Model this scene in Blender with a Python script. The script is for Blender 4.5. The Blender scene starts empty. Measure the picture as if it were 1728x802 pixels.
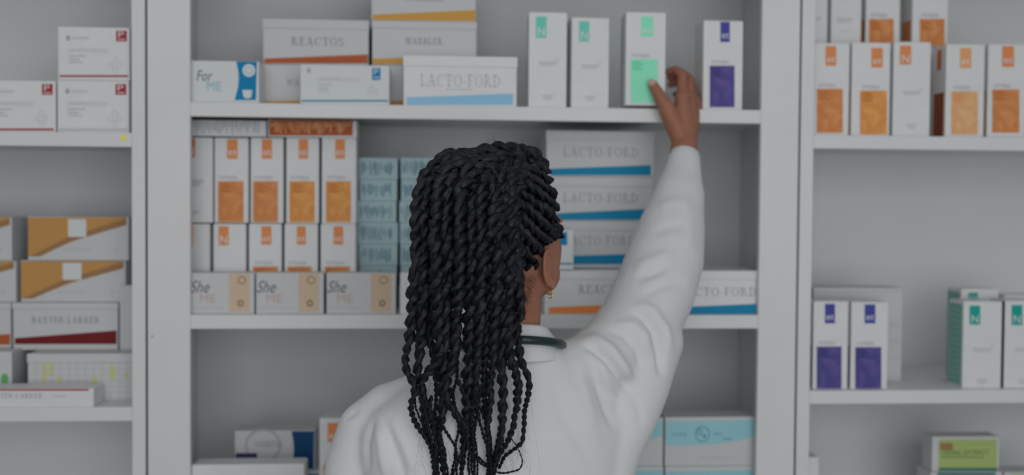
import bpy, bmesh, math, random
import numpy as np
from mathutils import Vector, Matrix

random.seed(7)
rng = np.random.default_rng(7)
SC = bpy.context.scene
COL = SC.collection

# ------------------------------------------------------------------ camera
F = 1760.0                       # focal length for a 1728 px wide frame
CAM = Vector((0.0, -2.2, 1.58))
YAW, PITCH, ROLL = math.radians(4.0), math.radians(-1.5), math.radians(0.42)
fwd = Vector((math.sin(YAW) * math.cos(PITCH), math.cos(YAW) * math.cos(PITCH), math.sin(PITCH)))
r0 = Vector((math.cos(YAW), -math.sin(YAW), 0))
u0 = r0.cross(fwd)
RIGHT = r0 * math.cos(ROLL) + u0 * math.sin(ROLL)
UP = u0 * math.cos(ROLL) - r0 * math.sin(ROLL)
cam_data = bpy.data.cameras.new('camera')
cam_data.sensor_width = 36.0
cam_data.lens = 36.0 * F / 1728.0
cam_data.clip_start = 0.05
cam_data.dof.use_dof = True
cam_data.dof.focus_distance = 1.68
cam_data.dof.aperture_fstop = 1.7
cam = bpy.data.objects.new('camera', cam_data)
COL.objects.link(cam)
M3 = Matrix((RIGHT, UP, -fwd)).transposed()
cam.matrix_world = Matrix.Translation(CAM) @ M3.to_4x4()
SC.camera = cam

# ------------------------------------------------------------------ light
SC.view_settings.view_transform = 'Standard'
SC.view_settings.look = 'None'
SC.view_settings.gamma = 1.0
SC.view_settings.use_curve_mapping = False
SC.view_settings.exposure = -1.25
world = bpy.data.worlds.new('room_light')
SC.world = world
world.use_nodes = True
world.node_tree.nodes['Background'].inputs[0].default_value = (0.93, 0.97, 1.0, 1)
world.node_tree.nodes['Background'].inputs[1].default_value = 0.52

def area(name, loc, target, sx, sy, power, col=(1, 1, 1)):
    l = bpy.data.lights.new(name, 'AREA')
    l.shape = 'RECTANGLE'
    l.size, l.size_y, l.energy, l.color = sx, sy, power, col
    o = bpy.data.objects.new(name, l)
    COL.objects.link(o)
    o.location = loc
    o.rotation_euler = (Vector(target) - Vector(loc)).to_track_quat('-Z', 'Y').to_euler()
    return o
area('ceiling_panel_light', (-0.3, -2.3, 3.1), (0.0, 0.0, 1.3), 3.6, 1.6, 26, (1.0, 0.985, 0.97))
area('window_light', (0.55, -4.3, 1.65), (0.0, 0.0, 1.35), 3.6, 2.4, 118, (0.96, 0.985, 1.0))

# ------------------------------------------------------------------ pixel to place
def at(px, py, Y):
    """the point of the plane y = Y seen at this spot of the 1728 x 802 frame"""
    d = RIGHT * ((px - 864.0) / F) - UP * ((py - 401.0) / F) + fwd
    return CAM + d * ((Y - CAM.y) / d.y)
def scale_at(Y):
    return (Y - CAM.y) / F       # metres per pixel

# ------------------------------------------------------------------ materials
def lin(c):
    c = c / 255.0
    return c / 12.92 if c <= 0.04045 else ((c + 0.055) / 1.055) ** 2.4
def C(r, g, b, k=2.15):
    """albedo of a print that reads r,g,b where white card reads 165"""
    return tuple(min(0.9, lin(v) * k) for v in (r, g, b)) + (1.0,)
_mats = {}
def mat(name, col, rough=0.55, spec=0.18, bump=None, mottle=None, metal=0.0, coat=0.0):
    if name in _mats:
        return _mats[name]
    m = bpy.data.materials.new(name)
    m.use_nodes = True
    nt = m.node_tree
    b = nt.nodes['Principled BSDF']
    if len(col) == 3:
        col = tuple(col) + (1.0,)
    b.inputs['Base Color'].default_value = col
    b.inputs['Roughness'].default_value = rough
    b.inputs['Specular IOR Level'].default_value = spec
    b.inputs['Metallic'].default_value = metal
    b.inputs['Coat Weight'].default_value = coat
    tc = nt.nodes.new('ShaderNodeTexCoord')
    if mottle:
        col2, sc, dist, lo, hi = mottle
        n = nt.nodes.new('ShaderNodeTexNoise')
        n.inputs['Scale'].default_value = sc
        n.inputs['Detail'].default_value = 3
        n.inputs['Distortion'].default_value = dist
        nt.links.new(tc.outputs['Object'], n.inputs['Vector'])
        rp = nt.nodes.new('ShaderNodeValToRGB')
        rp.color_ramp.elements[0].position = lo
        rp.color_ramp.elements[1].position = hi
        rp.color_ramp.elements[0].color = col
        rp.color_ramp.elements[1].color = tuple(col2[:3]) + (1.0,)
        nt.links.new(n.outputs['Fac'], rp.inputs['Fac'])
        nt.links.new(rp.outputs['Color'], b.inputs['Base Color'])
    if bump:
        sc, st = bump
        n2 = nt.nodes.new('ShaderNodeTexNoise')
        n2.inputs['Scale'].default_value = sc
        n2.inputs['Detail'].default_value = 4
        nt.links.new(tc.outputs['Object'], n2.inputs['Vector'])
        bp = nt.nodes.new('ShaderNodeBump')
        bp.inputs['Strength'].default_value = st
        bp.inputs['Distance'].default_value = 0.002
        nt.links.new(n2.outputs['Fac'], bp.inputs['Height'])
        nt.links.new(bp.outputs['Normal'], b.inputs['Normal'])
    _mats[name] = m
    return m

WHITE = mat('white_card', (0.78, 0.785, 0.79), 0.5, 0.3, bump=(220, 0.04), mottle=((0.74, 0.745, 0.75), 30, 0, 0.3, 0.8))
COOLW = mat('cool_white_card', (0.70, 0.725, 0.73), 0.5, 0.3)
GREYW = mat('greyish_white_card', (0.62, 0.625, 0.63), 0.55, 0.3)
LAC = mat('white_lacquer', (0.76, 0.76, 0.765), 0.42, 0.4, bump=(40, 0.03), mottle=((0.72, 0.72, 0.73), 6, 0, 0.3, 0.8))
BACKM = mat('grey_back_board', (0.74, 0.755, 0.76), 0.6, 0.3, mottle=((0.71, 0.725, 0.73), 3, 0, 0.3, 0.7))
INK = mat('grey_ink', C(108, 110, 112), 0.6)
SOFTINK = mat('pale_grey_ink', C(142, 143, 145), 0.6)
MIDINK = mat('mid_grey_ink', C(124, 126, 128), 0.6)
BLACKINK = mat('black_ink', C(80, 83, 83), 0.6)
GOLDBAND = mat('ochre_ink', C(152, 114, 52), 0.5)
RUST = mat('rust_orange_ink', C(130, 66, 36), 0.5)
ORBAND = mat('bright_orange_ink', C(176, 104, 54), 0.5)
MAROON = mat('maroon_ink', C(84, 22, 25), 0.5)
REDTAG = mat('red_ink', C(122, 36, 46), 0.5)
SKYBAND = mat('sky_blue_ink', C(106, 143, 164), 0.5)
BLUEBAND = mat('strong_blue_ink', C(10, 96, 128), 0.5)
DEEPBLUE = mat('cobalt_blue_ink', C(0, 92, 130), 0.5)
NAVY = mat('navy_ink', C(8, 48, 82), 0.5)
DARKPURPLE = mat('dark_violet_ink', C(48, 40, 78), 0.5)
TEALTAG = mat('teal_ink', C(82, 152, 138), 0.5)
GREENTAG = mat('deep_teal_ink', C(20, 118, 108), 0.5)
MINTTAG = mat('mint_ink', C(104, 172, 144), 0.5)
MINT = mat('mint_panel_ink', C(104, 174, 144), 0.5, mottle=(C(113, 172, 150), 14, 0.6, 0.35, 0.65))
MINTDARK = mat('dark_mint_ink', C(66, 150, 112), 0.5)
INDIGO = mat('indigo_ink', C(52, 54, 114), 0.5)
INDIGOP = mat('indigo_panel_ink', C(55, 54, 102), 0.5, mottle=(C(80, 66, 116), 22, 1.2, 0.42, 0.72))
INDIGOD = mat('dark_indigo_ink', C(38, 40, 84), 0.5)
ORTAG = mat('orange_tag_ink', C(164, 104, 64), 0.5)
ORANGEP = mat('orange_panel_ink', C(152, 96, 55), 0.5, mottle=(C(164, 114, 72), 24, 1.4, 0.42, 0.7))
AMBERP = mat('amber_panel_ink', C(160, 106, 54), 0.5, mottle=(C(172, 124, 72), 24, 1.4, 0.42, 0.7))
PEACHP = mat('peach_panel_ink', C(164, 124, 86), 0.5, mottle=(C(172, 138, 102), 24, 1.4, 0.42, 0.7))
PALETAG = mat('peach_tag_ink', C(170, 120, 80), 0.5)
SHADEDP = mat('shaded_peach_panel_ink', C(104, 50, 26), 0.5, mottle=(C(118, 62, 36), 24, 1.4, 0.42, 0.7))  # peach print darkened to carry the shade on a carton's side
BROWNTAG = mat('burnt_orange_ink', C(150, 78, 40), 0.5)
RUSTINK = mat('dark_orange_ink', C(140, 76, 34), 0.5)
BEIGE = mat('beige_ink', C(152, 134, 115), 0.55)
BEIGEINK = mat('dark_beige_ink', C(112, 96, 80), 0.55)
PINKINK = mat('pinkish_grey_ink', C(146, 128, 124), 0.55)
FADEBLUE = mat('faded_blue_ink', C(112, 140, 152), 0.55)
TEALCARD = mat('teal_grey_card', C(128, 148, 152), 0.55)
TEALINK = mat('dark_teal_grey_ink', C(74, 98, 108), 0.55)
SIDEGREEN = mat('pale_green_side_ink', C(100, 138, 126), 0.55)
AQUA = mat('aqua_ink', C(116, 151, 157), 0.5, mottle=(C(104, 146, 152), 6, 0, 0.3, 0.7))
AQUAINK = mat('dark_aqua_ink', C(66, 114, 122), 0.5)
LIME = mat('lime_ink', C(122, 136, 84), 0.5)
OLIVEINK = mat('dark_olive_ink', C(66, 78, 44), 0.5)
CHARTG = mat('yellow_green_ink', C(148, 150, 82), 0.5)
LEAFG = mat('leaf_green_ink', C(70, 128, 76), 0.5)
PINEG = mat('pine_green_ink', C(30, 84, 76), 0.5)
YELLOWDOT = mat('yellow_sticker', C(200, 168, 84), 0.5)
OCHREDARK = mat('tan_brown_ink', C(116, 88, 60), 0.5)
OCHRE = mat('ochre_panel_ink', C(143, 106, 60), 0.5)

# ------------------------------------------------------------------ object helpers
def link(name, me, m=None, parent=None):
    o = bpy.data.objects.new(name, me)
    COL.objects.link(o)
    if m is not None:
        me.materials.append(m)
    if parent is not None:
        o.parent = parent
    return o
def tag(o, label=None, cat=None, group=None, kind=None):
    if label: o['label'] = label
    if cat: o['category'] = cat
    if group: o['group'] = group
    if kind: o['kind'] = kind
    return o
def empty(name, loc):
    o = bpy.data.objects.new(name, None)
    o.empty_display_size = 0.05
    COL.objects.link(o)
    o.location = loc
    return o
def mesh_of(bm, name='mesh'):
    me = bpy.data.meshes.new(name)
    bm.normal_update()
    bm.to_mesh(me)
    bm.free()
    return me
def box_into(bm, x0, x1, y0, y1, z0, z1, bev=0.0, seg=2):
    vs = [bm.verts.new((x, y, z)) for x in (x0, x1) for y in (y0, y1) for z in (z0, z1)]
    q = [(0, 1, 3, 2), (4, 6, 7, 5), (0, 4, 5, 1), (2, 3, 7, 6), (0, 2, 6, 4), (1, 5, 7, 3)]
    fs = [bm.faces.new([vs[i] for i in f]) for f in q]
    if bev > 0:
        es = list({e for f in fs for e in f.edges})
        bmesh.ops.bevel(bm, geom=es, offset=bev, segments=seg, affect='EDGES', profile=0.5)
def box_obj(name, x0, x1, y0, y1, z0, z1, m, parent=None, bev=0.0):
    bm = bmesh.new()
    box_into(bm, x0, x1, y0, y1, z0, z1, bev)
    return link(name, mesh_of(bm, name), m, parent)

# lettering: the outline of each word, made once
_words = {}
def word(s):
    if s in _words:
        return _words[s]
    cu = bpy.data.curves.new('lettering', 'FONT')
    cu.body = s
    cu.resolution_u = 3
    o = bpy.data.objects.new('lettering', cu)
    COL.objects.link(o)
    dg = bpy.context.evaluated_depsgraph_get()
    me = bpy.data.meshes.new_from_object(o.evaluated_get(dg))
    bpy.data.objects.remove(o)
    v = np.array([tuple(p.co) for p in me.vertices])
    faces = [tuple(p.vertices) for p in me.polygons]
    bpy.data.meshes.remove(me)
    v = v[:, :2]
    mn, mx = v.min(0), v.max(0)
    v = (v - (mn + mx) / 2) / (mx - mn)
    _words[s] = (v, faces)
    return _words[s]

# roman capitals with serifs for the long cartons' names
def _glyph(ch):
    P_ = []
    def bar(x0, y0, x1, y1): P_.append([(x0, y0), (x1, y0), (x1, y1), (x0, y1)])
    def diag(x0, y0, x1, y1, w): P_.append([(x0, y0), (x0 + w, y0), (x1 + w, y1), (x1, y1)])
    def ring(cx, cy, rx, ry, a0, a1, thick=.15, thin=.055, n=22):
        for i in range(n):
            q = []
            for j, (tx, ty) in ((i, (0, 0)), (i + 1, (0, 0)), (i + 1, (thick, thin)), (i, (thick, thin))):
                a = math.radians(a0 + (a1 - a0) * j / n)
                q.append((cx + (rx - tx) * math.cos(a), cy + (ry - ty) * math.sin(a)))
            P_.append(q)
    s = .05
    def stem(x0=.12): bar(x0, 0, x0 + .16, 1); bar(x0 - .10, 0, x0 + .26, s); bar(x0 - .10, 1 - s, x0 + .26, 1)
    w = .8
    if ch == 'L': stem(); bar(.12, 0, .75, s); bar(.70, 0, .75, .28); w = .8
    elif ch == 'A': diag(.10, 0, .40, 1, .06); diag(.66, 0, .36, 1, .16); bar(.2, .32, .72, .38); bar(0, 0, .28, s); bar(.58, 0, .94, s); w = .96
    elif ch == 'C': ring(.46, .5, .44, .52, 48, 312); bar(.78, .66, .83, 1); w = .9
    elif ch == 'T': bar(.36, 0, .52, 1); bar(.02, .95, .86, 1); bar(.02, .72, .07, 1); bar(.81, .72, .86, 1); bar(.25, 0, .63, s); w = .9
    elif ch == 'O': ring(.48, .5, .46, .52, 0, 360, n=36); w = .98
    elif ch == 'D': stem(); ring(.2, .5, .70, .5, -90, 90, .16, .05); w = .95
    elif ch in 'FE':
        stem(); bar(.12, .95, .70, 1); bar(.65, .74, .70, 1); bar(.2, .48, .52, .53); bar(.49, .38, .53, .63); w = .76
        if ch == 'E': bar(.12, 0, .74, s); bar(.69, 0, .74, .27); w = .8
    elif ch in 'RB':
        stem(); ring(.26, .745, .40, .255, -90, 90, .15, .05)
        if ch == 'R': diag(.70, 0, .34, .5, .17); bar(.68, 0, .98, s); w = .95
        else: ring(.26, .265, .48, .265, -90, 90, .16, .05); w = .82
    elif ch == 'S': ring(.36, .74, .30, .27, 30, 270, .13, .055); ring(.36, .26, .34, .27, -150, 90, .13, .055); bar(.58, .72, .63, 1); bar(.04, 0, .09, .28); w = .74
    elif ch == 'W': diag(.36, 0, .10, 1, .16); diag(.38, 0, .62, 1, .06); diag(.84, 0, .60, 1, .16); diag(.88, 0, 1.12, 1, .06); bar(0, .95, .34, 1); bar(1.0, .95, 1.28, 1); w = 1.3
    elif ch == 'X': diag(.64, 0, .10, 1, .17); diag(.10, 0, .70, 1, .06); bar(0, .95, .34, 1); bar(.58, .95, .88, 1); bar(0, 0, .28, s); bar(.56, 0, .92, s); w = .93
    elif ch == 'K': stem(); diag(.26, .42, .70, 1, .06); diag(.70, 0, .36, .60, .17); bar(.60, .95, .86, 1); bar(.64, 0, .96, s); w = .96
    elif ch == '-': bar(.04, .30, .38, .38); w = .44
    return P_, w
def serif_word(sx):
    if ('serif', sx) in _words: return _words[('serif', sx)]
    v, faces, x = [], [], 0.0
    for ch in sx:
        polys, w = _glyph(ch)
        for q in polys:
            area_ = sum(a[0] * b[1] - b[0] * a[1] for a, b in zip(q, q[1:] + q[:1]))
            if area_ < 0: q = q[::-1]
            faces.append(tuple(range(len(v), len(v) + len(q))))
            v += [(a + x, b) for a, b in q]
        x += w + .12
    v = np.array(v)
    mn, mx = v.min(0), v.max(0)
    _words[('serif', sx)] = ((v - (mn + mx) / 2) / (mx - mn), faces)
    return _words[('serif', sx)]

# ------------------------------------------------------------------ the room and the three cabinets
def struct(o):
    o['kind'] = 'structure'
    return o
FLOORM = mat('pale_vinyl_floor', (0.5, 0.5, 0.49), 0.4, 0.4, mottle=((0.45, 0.45, 0.44), 5, 0, 0.3, 0.7))
WALLM = mat('white_wall_paint', (0.7, 0.7, 0.7), 0.7, 0.2, bump=(90, 0.05))
struct(box_obj('floor', -4, 4.4, -4.5, 0.5, -0.05, 0.0, FLOORM))
struct(box_obj('wall_back', -4, 4.4, 0.40, 0.5, 0.0, 3.0, WALLM))
BACK_Y = 0.365
TH = 0.018
def zof(px, py, Y=0.0): return at(px, py, Y).z
XL = at(247, 401, 0).x            # gap between left and middle cabinets
XR = at(1347, 401, 0).x
GAP = 0.0022
HEIGHT = 2.42
def cabinet(label, x0, x1, sl, sr, tops, name='shelving_cabinet'):
    root = empty(name, ((x0 + x1) / 2, BACK_Y / 2, 0))
    tag(root, label, 'cabinet', 'white pharmacy shelving cabinets side by side')
    ox, oy = root.location.x, root.location.y
    def part(nm, a, b, c, d, e, f, m, bev=0.0015):
        return box_obj(nm, a - ox, b - ox, c - oy, d - oy, e, f, m, root, bev)
    part('back_panel', x0 + TH, x1 - TH, BACK_Y, BACK_Y + 0.012, 0.08, HEIGHT - TH, BACKM)
    part('side_panel', x0, x0 + TH, 0.018, BACK_Y + 0.012, 0, HEIGHT, LAC)
    part('side_panel', x1 - TH, x1, 0.018, BACK_Y + 0.012, 0, HEIGHT, LAC)
    part('front_stile', x0, x0 + sl, 0.0, 0.018, 0, HEIGHT, LAC)
    part('front_stile', x1 - sr, x1, 0.0, 0.018, 0, HEIGHT, LAC)
    part('top_panel', x0 + TH, x1 - TH, 0.0, BACK_Y, HEIGHT - 0.03, HEIGHT, LAC)
    part('plinth', x0 + sl, x1 - sr, 0.02, 0.04, 0, 0.08, LAC)
    for z in tops:
        s = part('shelf', x0 + TH, x1 - TH, 0.018, BACK_Y, z - TH, z, LAC)
        part('shelf_edge', x0 + sl, x1 - sr, 0.0, 0.018, z - 0.0292, z, LAC)
    return root
ZA, ZB = zof(110, 223), zof(110, 688)
ZM1, ZM2 = zof(800, 179), zof(800, 532)
ZR1, ZR2 = zof(1550, 230), zof(1550, 659)
ZM3, ZR3, ZL3 = zof(800, 893), zof(1550, 905), zof(110, 1120)
pxl = lambda a, b: at(b, 401, 0).x - at(a, 401, 0).x
left_cab = cabinet('white shelving cabinet holding the red tagged cartons and the ochre cartons',
    XL - GAP - 1.3, XL - GAP, 0.031, pxl(222, 245), [ZL3 - 0.5, ZL3, ZB, ZA, ZA + 0.42])
mid_cab = cabinet('wide white shelving cabinet the woman in the lab coat is reaching into',
    XL + GAP, XR - GAP, pxl(248, 320), pxl(1282, 1346), [0.12, ZM3 - 0.45, ZM3, ZM2, ZM1, ZM1 + 0.38])
right_cab = cabinet('white shelving cabinet with a row of orange panelled cartons and purple cartons below',
    XR + GAP, XR + GAP + 1.3, pxl(1349, 1371), 0.031, [0.12, ZR3 - 0.4, ZR3, ZR2, ZR1, ZR1 + 0.45])
SEAL = mat('dark_green_glass_edge', (0.03, 0.06, 0.062), 0.3, 0.5)
for x in (XL, XR):
    box_obj('glass_edge_strip', x - 0.0019 - mid_cab.location.x, x + 0.0019 - mid_cab.location.x,
            0.004 - mid_cab.location.y, 0.014 - mid_cab.location.y, 0, HEIGHT, SEAL, mid_cab)
def disc_obj(name, c, r, depth, m, parent, seg=20):
    bm = bmesh.new()
    bmesh.ops.create_cone(bm, cap_ends=True, segments=seg, radius1=r, radius2=r * 0.85, depth=depth,
                          matrix=Matrix.Translation(c) @ Matrix.Rotation(math.radians(90), 4, 'X'))
    return link(name, mesh_of(bm, name), m, parent)
p = at(257, 568, 0)
disc_obj('screw_hole', p - mid_cab.location - Vector((0, 0.0004, 0)), 0.0026, 0.0012, MIDINK, mid_cab)
p = at(208, 233, 0)
disc_obj('round_sticker', p - left_cab.location - Vector((0, 0.0004, 0)), 0.0068, 0.0010, YELLOWDOT, left_cab)

# ------------------------------------------------------------------ cartons
class Carton:
    def __init__(s, name, label, group, x0, x1, yt, yb, Y, depth, base, body=WHITE, cat='box', lid=None, turn=0.0, bev=0.0012):
        a, b = at(x0, (yt + yb) / 2, Y), at(x1, (yt + yb) / 2, Y)
        top = at((x0 + x1) / 2, yt, Y).z
        s.Y, s.w, s.d = Y, b.x - a.x, depth
        s.z0 = base if base is not None else at((x0 + x1) / 2, yb, Y).z
        s.h = top - s.z0
        s.top = top
        s.cx = (a.x + b.x) / 2
        bm = bmesh.new()
        box_into(bm, -s.w / 2, s.w / 2, -depth / 2, depth / 2, 0, s.h, bev)
        s.o = link(name, mesh_of(bm, name), body)
        s.o.location = (s.cx, Y + depth / 2, s.z0)
        s.o.rotation_euler.z = math.radians(turn)
        tag(s.o, label, cat, group)
        s.n = 0
        if lid:                              # a lifted-edge lid: a shallow sleeve over the carton's top
            hl = s.z_of((x0 + x1) / 2, yt) - s.z_of((x0 + x1) / 2, lid)
            bm = bmesh.new()
            box_into(bm, -s.w / 2 - .0012, s.w / 2 + .0012, -depth / 2 - .0022, depth / 2 + .0012, s.h - hl, s.h + .0012, .0012)
            link('lid', mesh_of(bm, 'lid'), body, s.o)
    def z_of(s, px, py): return at(px, py, s.Y).z - s.z0
    def loc(s, px, py):
        q = at(px, py, s.Y)
        x = max(-s.w / 2 + .0005, min(s.w / 2 - .0005, q.x - s.cx))
        z = max(.0006, min(s.h - .0006, q.z - s.z0))
        return x, z
    def poly(s, name, pts, m, parent=None, lift=None):
        s.n += 1
        y = -s.d / 2 - (lift if lift is not None else 0.0004 + 0.00006 * s.n)
        bm = bmesh.new()
        bm.faces.new([bm.verts.new((x, y, z)) for x, z in (s.loc(*q) for q in pts)])
        bmesh.ops.recalc_face_normals(bm, faces=bm.faces)
        for f in bm.faces:
            f.normal_update()
            if f.normal.y > 0: f.normal_flip()
        return link(name, mesh_of(bm, name), m, parent or s.o)
    def rect(s, name, x0, y0, x1, y1, m, parent=None, lift=None):
        return s.poly(name, [(x0, y1), (x1, y1), (x1, y0), (x0, y0)], m, parent, lift)
    def text(s, txt, x0, y0, x1, y1, m, parent=None, name='lettering', slant=0.0, serif=False):
        s.n += 1
        v, faces = serif_word(txt) if serif else word(txt)
        k = scale_at(s.Y)
        c = at((x0 + x1) / 2, (y0 + y1) / 2, s.Y)
        w, h = (x1 - x0) * k, (y1 - y0) * k
        y = -s.d / 2 - (0.0005 + 0.00006 * s.n)
        me = bpy.data.meshes.new(name)
        me.from_pydata([((a + slant * b) * w + c.x - s.cx, y, b * h + c.z - s.z0) for a, b in v], [], faces)
        return link(name, me, m, parent or s.o)
    def lines(s, name, rows, m, parent=None):
        """a block of tiny print: rows of short dashes (x0, y0, x1, y1) in one mesh"""
        if len(rows) == 2:
            s.lines(name, rows[:1], m, parent)
            return s.lines(name, rows[1:], m, parent)
        s.n += 1
        y = -s.d / 2 - (0.0004 + 0.00006 * s.n)
        bm = bmesh.new()
        for x0, y0, x1, y1 in rows:
            bm.faces.new([bm.verts.new((x, y, z)) for x, z in (s.loc(x0, y1), s.loc(x1, y1), s.loc(x1, y0), s.loc(x0, y0))])
        return link(name, mesh_of(bm, name), m, parent or s.o)
    def blob(s, name, cx, cy, rx, ry, m, parent=None, hole=0.0, seg=28):
        s.n += 1
        y = -s.d / 2 - (0.0004 + 0.00006 * s.n)
        k = scale_at(s.Y)
        q = at(cx, cy, s.Y)
        X, Z = q.x - s.cx, q.z - s.z0
        bm = bmesh.new()
        ang = [2 * math.pi * i / seg for i in range(seg)]
        o = [bm.verts.new((X + rx * k * math.cos(a), y, Z + ry * k * math.sin(a))) for a in ang]
        if hole:
            i_ = [bm.verts.new((X + rx * k * hole * math.cos(a), y, Z + ry * k * hole * math.sin(a))) for a in ang]
            for j in range(seg):
                bm.faces.new((o[j], o[(j + 1) % seg], i_[(j + 1) % seg], i_[j]))
        else:
            bm.faces.new(o)
        return link(name, mesh_of(bm, name), m, parent or s.o)
    def flap(s, rise=0.0016):
        """tuck flap of a tall carton: a thin folded leaf closing the top"""
        bm = bmesh.new()
        box_into(bm, -s.w / 2 + .001, s.w / 2 - .001, -s.d / 2 + .0006, s.d / 2 - .002, s.h, s.h + rise, .0006)
        link('top_flap', mesh_of(bm, 'top_flap'), WHITE, s.o)
    def side(s, name, m, f0=0.12, f1=0.9, z0=0.1, z1=0.92, ink=None, sgn=-1):
        """print on a side face"""
        x = sgn * (s.w / 2 + .0004)
        bm = bmesh.new()
        ys = (-s.d / 2 + s.d * f0, -s.d / 2 + s.d * f1)
        bm.faces.new([bm.verts.new(c) for c in ((x, ys[1], s.h * z0), (x, ys[0], s.h * z0), (x, ys[0], s.h * z1), (x, ys[1], s.h * z1))])
        o = link(name, mesh_of(bm, name), m, s.o)
        if ink:
            bm = bmesh.new()
            n = 14
            for i in range(n):
                za = s.h * (z0 + (z1 - z0) * (i + .3) / n); zb = za + s.h * (z1 - z0) * .35 / n
                y1 = ys[1] - s.d * .08 * ((i * 7) % 3)
                bm.faces.new([bm.verts.new(c) for c in ((x + sgn * .0002, y1, za), (x + sgn * .0002, ys[0] + .004, za), (x + sgn * .0002, ys[0] + .004, zb), (x + sgn * .0002, y1, zb))])
            link('small_print', mesh_of(bm, 'small_print'), ink, o)
        return o

def band_carton(label, group, x0, x1, yt, yb, Y, depth, base, txt, tx, band, bm_, ink=INK, body=GREYW, lid=None, turn=0):
    """long flat carton: name in capitals over a wedge of colour along the bottom"""
    c = Carton('medicine_carton', label, group, x0, x1, yt, yb, Y, depth, base, body, lid=lid, turn=turn)
    if band: c.poly('colour_wedge', band, bm_)
    if txt: c.text(txt, *tx, ink, serif=True)
    return c
def vit(label, group, x0, x1, yt, yb, Y, depth, base, tagr, panel, tm, pm, letter='et', dark=None, turn=0, small='VITNEX', ink=MIDINK):
    """tall slim carton: small coloured tag at the top, big marbled panel below"""
    c = Carton('vitamin_carton', label, group, x0, x1, yt, yb, Y, depth, base, WHITE, turn=turn)
    c.flap()
    if tagr:
        t = c.rect('logo_tag', *tagr, tm)
        a, b, d, e = tagr
        c.text(letter, a + (d - a) * .12, b + (e - b) * .55, d - (d - a) * .1, b + (e - b) * .82, WHITE, t)
    if panel:
        a, b, d, e = panel
        pnl = c.rect('marbled_panel', *panel, pm)
        if e - b > 25 and dark:
            c.lines('small_print', [(a + 3, b + 4 + i * 4, a + (22 if i % 2 else 17), b + 6 + i * 4) for i in range(4)], dark, pnl)
        c.text(small, a + 2, b - 9, a + 33, b - 3, ink)
        if x0 > 1300:                        # the same print wraps round the side; peach sides get their shade painted in
            h = yb - yt
            c.side('side_panel', SHADEDP if pm is PEACHP else pm, .12, .84, max(.02, (yb - e) / h), min(.97, (yb - b) / h))
            c.side('side_tag', BROWNTAG if pm is PEACHP else tm, .34, .62, (yb - tagr[3]) / h, (yb - tagr[1]) / h)  # peach tag inked darker here, for the shaded side
    return c
def nbox(label, group, x0, x1, yt, yb, Y, depth, base, tagr, tm, turn=0, letter='N', body=WHITE):
    """the plain side of the tall carton: N tag and pale grey print"""
    c = Carton('vitamin_carton', label, group, x0, x1, yt, yb, Y, depth, base, body, turn=turn)
    c.flap()
    if tagr:
        t = c.rect('logo_tag', *tagr, tm)
        a, b, d, e = tagr
        c.text(letter, a + (d - a) * .18, b + (e - b) * .50, d - (d - a) * .16, b + (e - b) * .90, WHITE, t)
    h = yb - yt
    w = x1 - x0
    y = yt + h * .52
    if w > 40 and tagr:
        c.lines('small_print', [(x0 + w * .26, y, x0 + w * .74, y + 3.0), (x0 + w * .27, y + 5, x0 + w * .68, y + 6.4),
                                (x0 + w * .74, y - 6, x0 + w * .77, y - 1)], SOFTINK)
        c.lines('small_print', [(x0 + w * .35, yt + h * .87, x0 + w * .64, yt + h * .885),
                                (x0 + w * .38, yt + h * .90, x0 + w * .6, yt + h * .915)], SOFTINK)
    return c
SIDEINK = mat('muted_green_ink', C(84, 128, 116), 0.5)
# ================================================================== LEFT CABINET
G = 'white cartons with a red logo tag'
def redbox(label, x0, x1, yt, yb, base, edge):
    c = Carton('medicine_carton', label, G, x0, x1, yt, yb, 0.03, 0.14, base, WHITE)
    t = c.rect('logo_tag', x1 - 23, yt + 6, x1 - 5, yt + 24, REDTAG)
    c.text('P', x1 - 19, yt + 8, x1 - 10, yt + 17, COOLW, t)
    c.lines('tag_line', [(x1 - 20, yt + 20, x1 - 8, yt + 21.5)], COOLW, t)
    c.blob('leaf_mark', x0 + 17, yt + 18, 3.4, 4.5, MIDINK)
    c.lines('small_print', [(x0 + 24, yt + 17, x0 + 52, yt + 19.5)], SOFTINK)
    c.text('LANEPROZOLE', x0 + 18, yt + 36, x0 + 82, yt + 42, SOFTINK)
    c.lines('small_print', [(x0 + 18, yt + 47, x0 + 48, yt + 49.5), (x0 + 18, yt + 53, x0 + 36, yt + 55.5), (x0 + 18, yt + 58, x0 + 42, yt + 60)], SOFTINK)
    for dx, dy in ((0, -7), (7, 2), (-7, 2), (0, 10)):
        c.blob('hexagon_mark', x1 - 24 + dx, yt + 62 + dy, 4.6, 5, SOFTINK, hole=.8, seg=6)
    c.lines('edge_line', [(x0 + 3, yb - 4.0, x1 - 3, yb - 1)], edge)
    return c
l1 = redbox('white red tagged carton lying alone beside the pile of two, cut by the photo edge', -28, 94, 136, 221, ZA, REDTAG)
l2 = redbox('white red tagged carton underneath another in the pile of two against the post', 97, 218, 136, 221, ZA, SOFTINK)
l3 = redbox('topmost white red tagged carton, lying on the pile of two above the shelf', 98, 219, 46, 131, l2.top + .0005, REDTAG)

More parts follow.
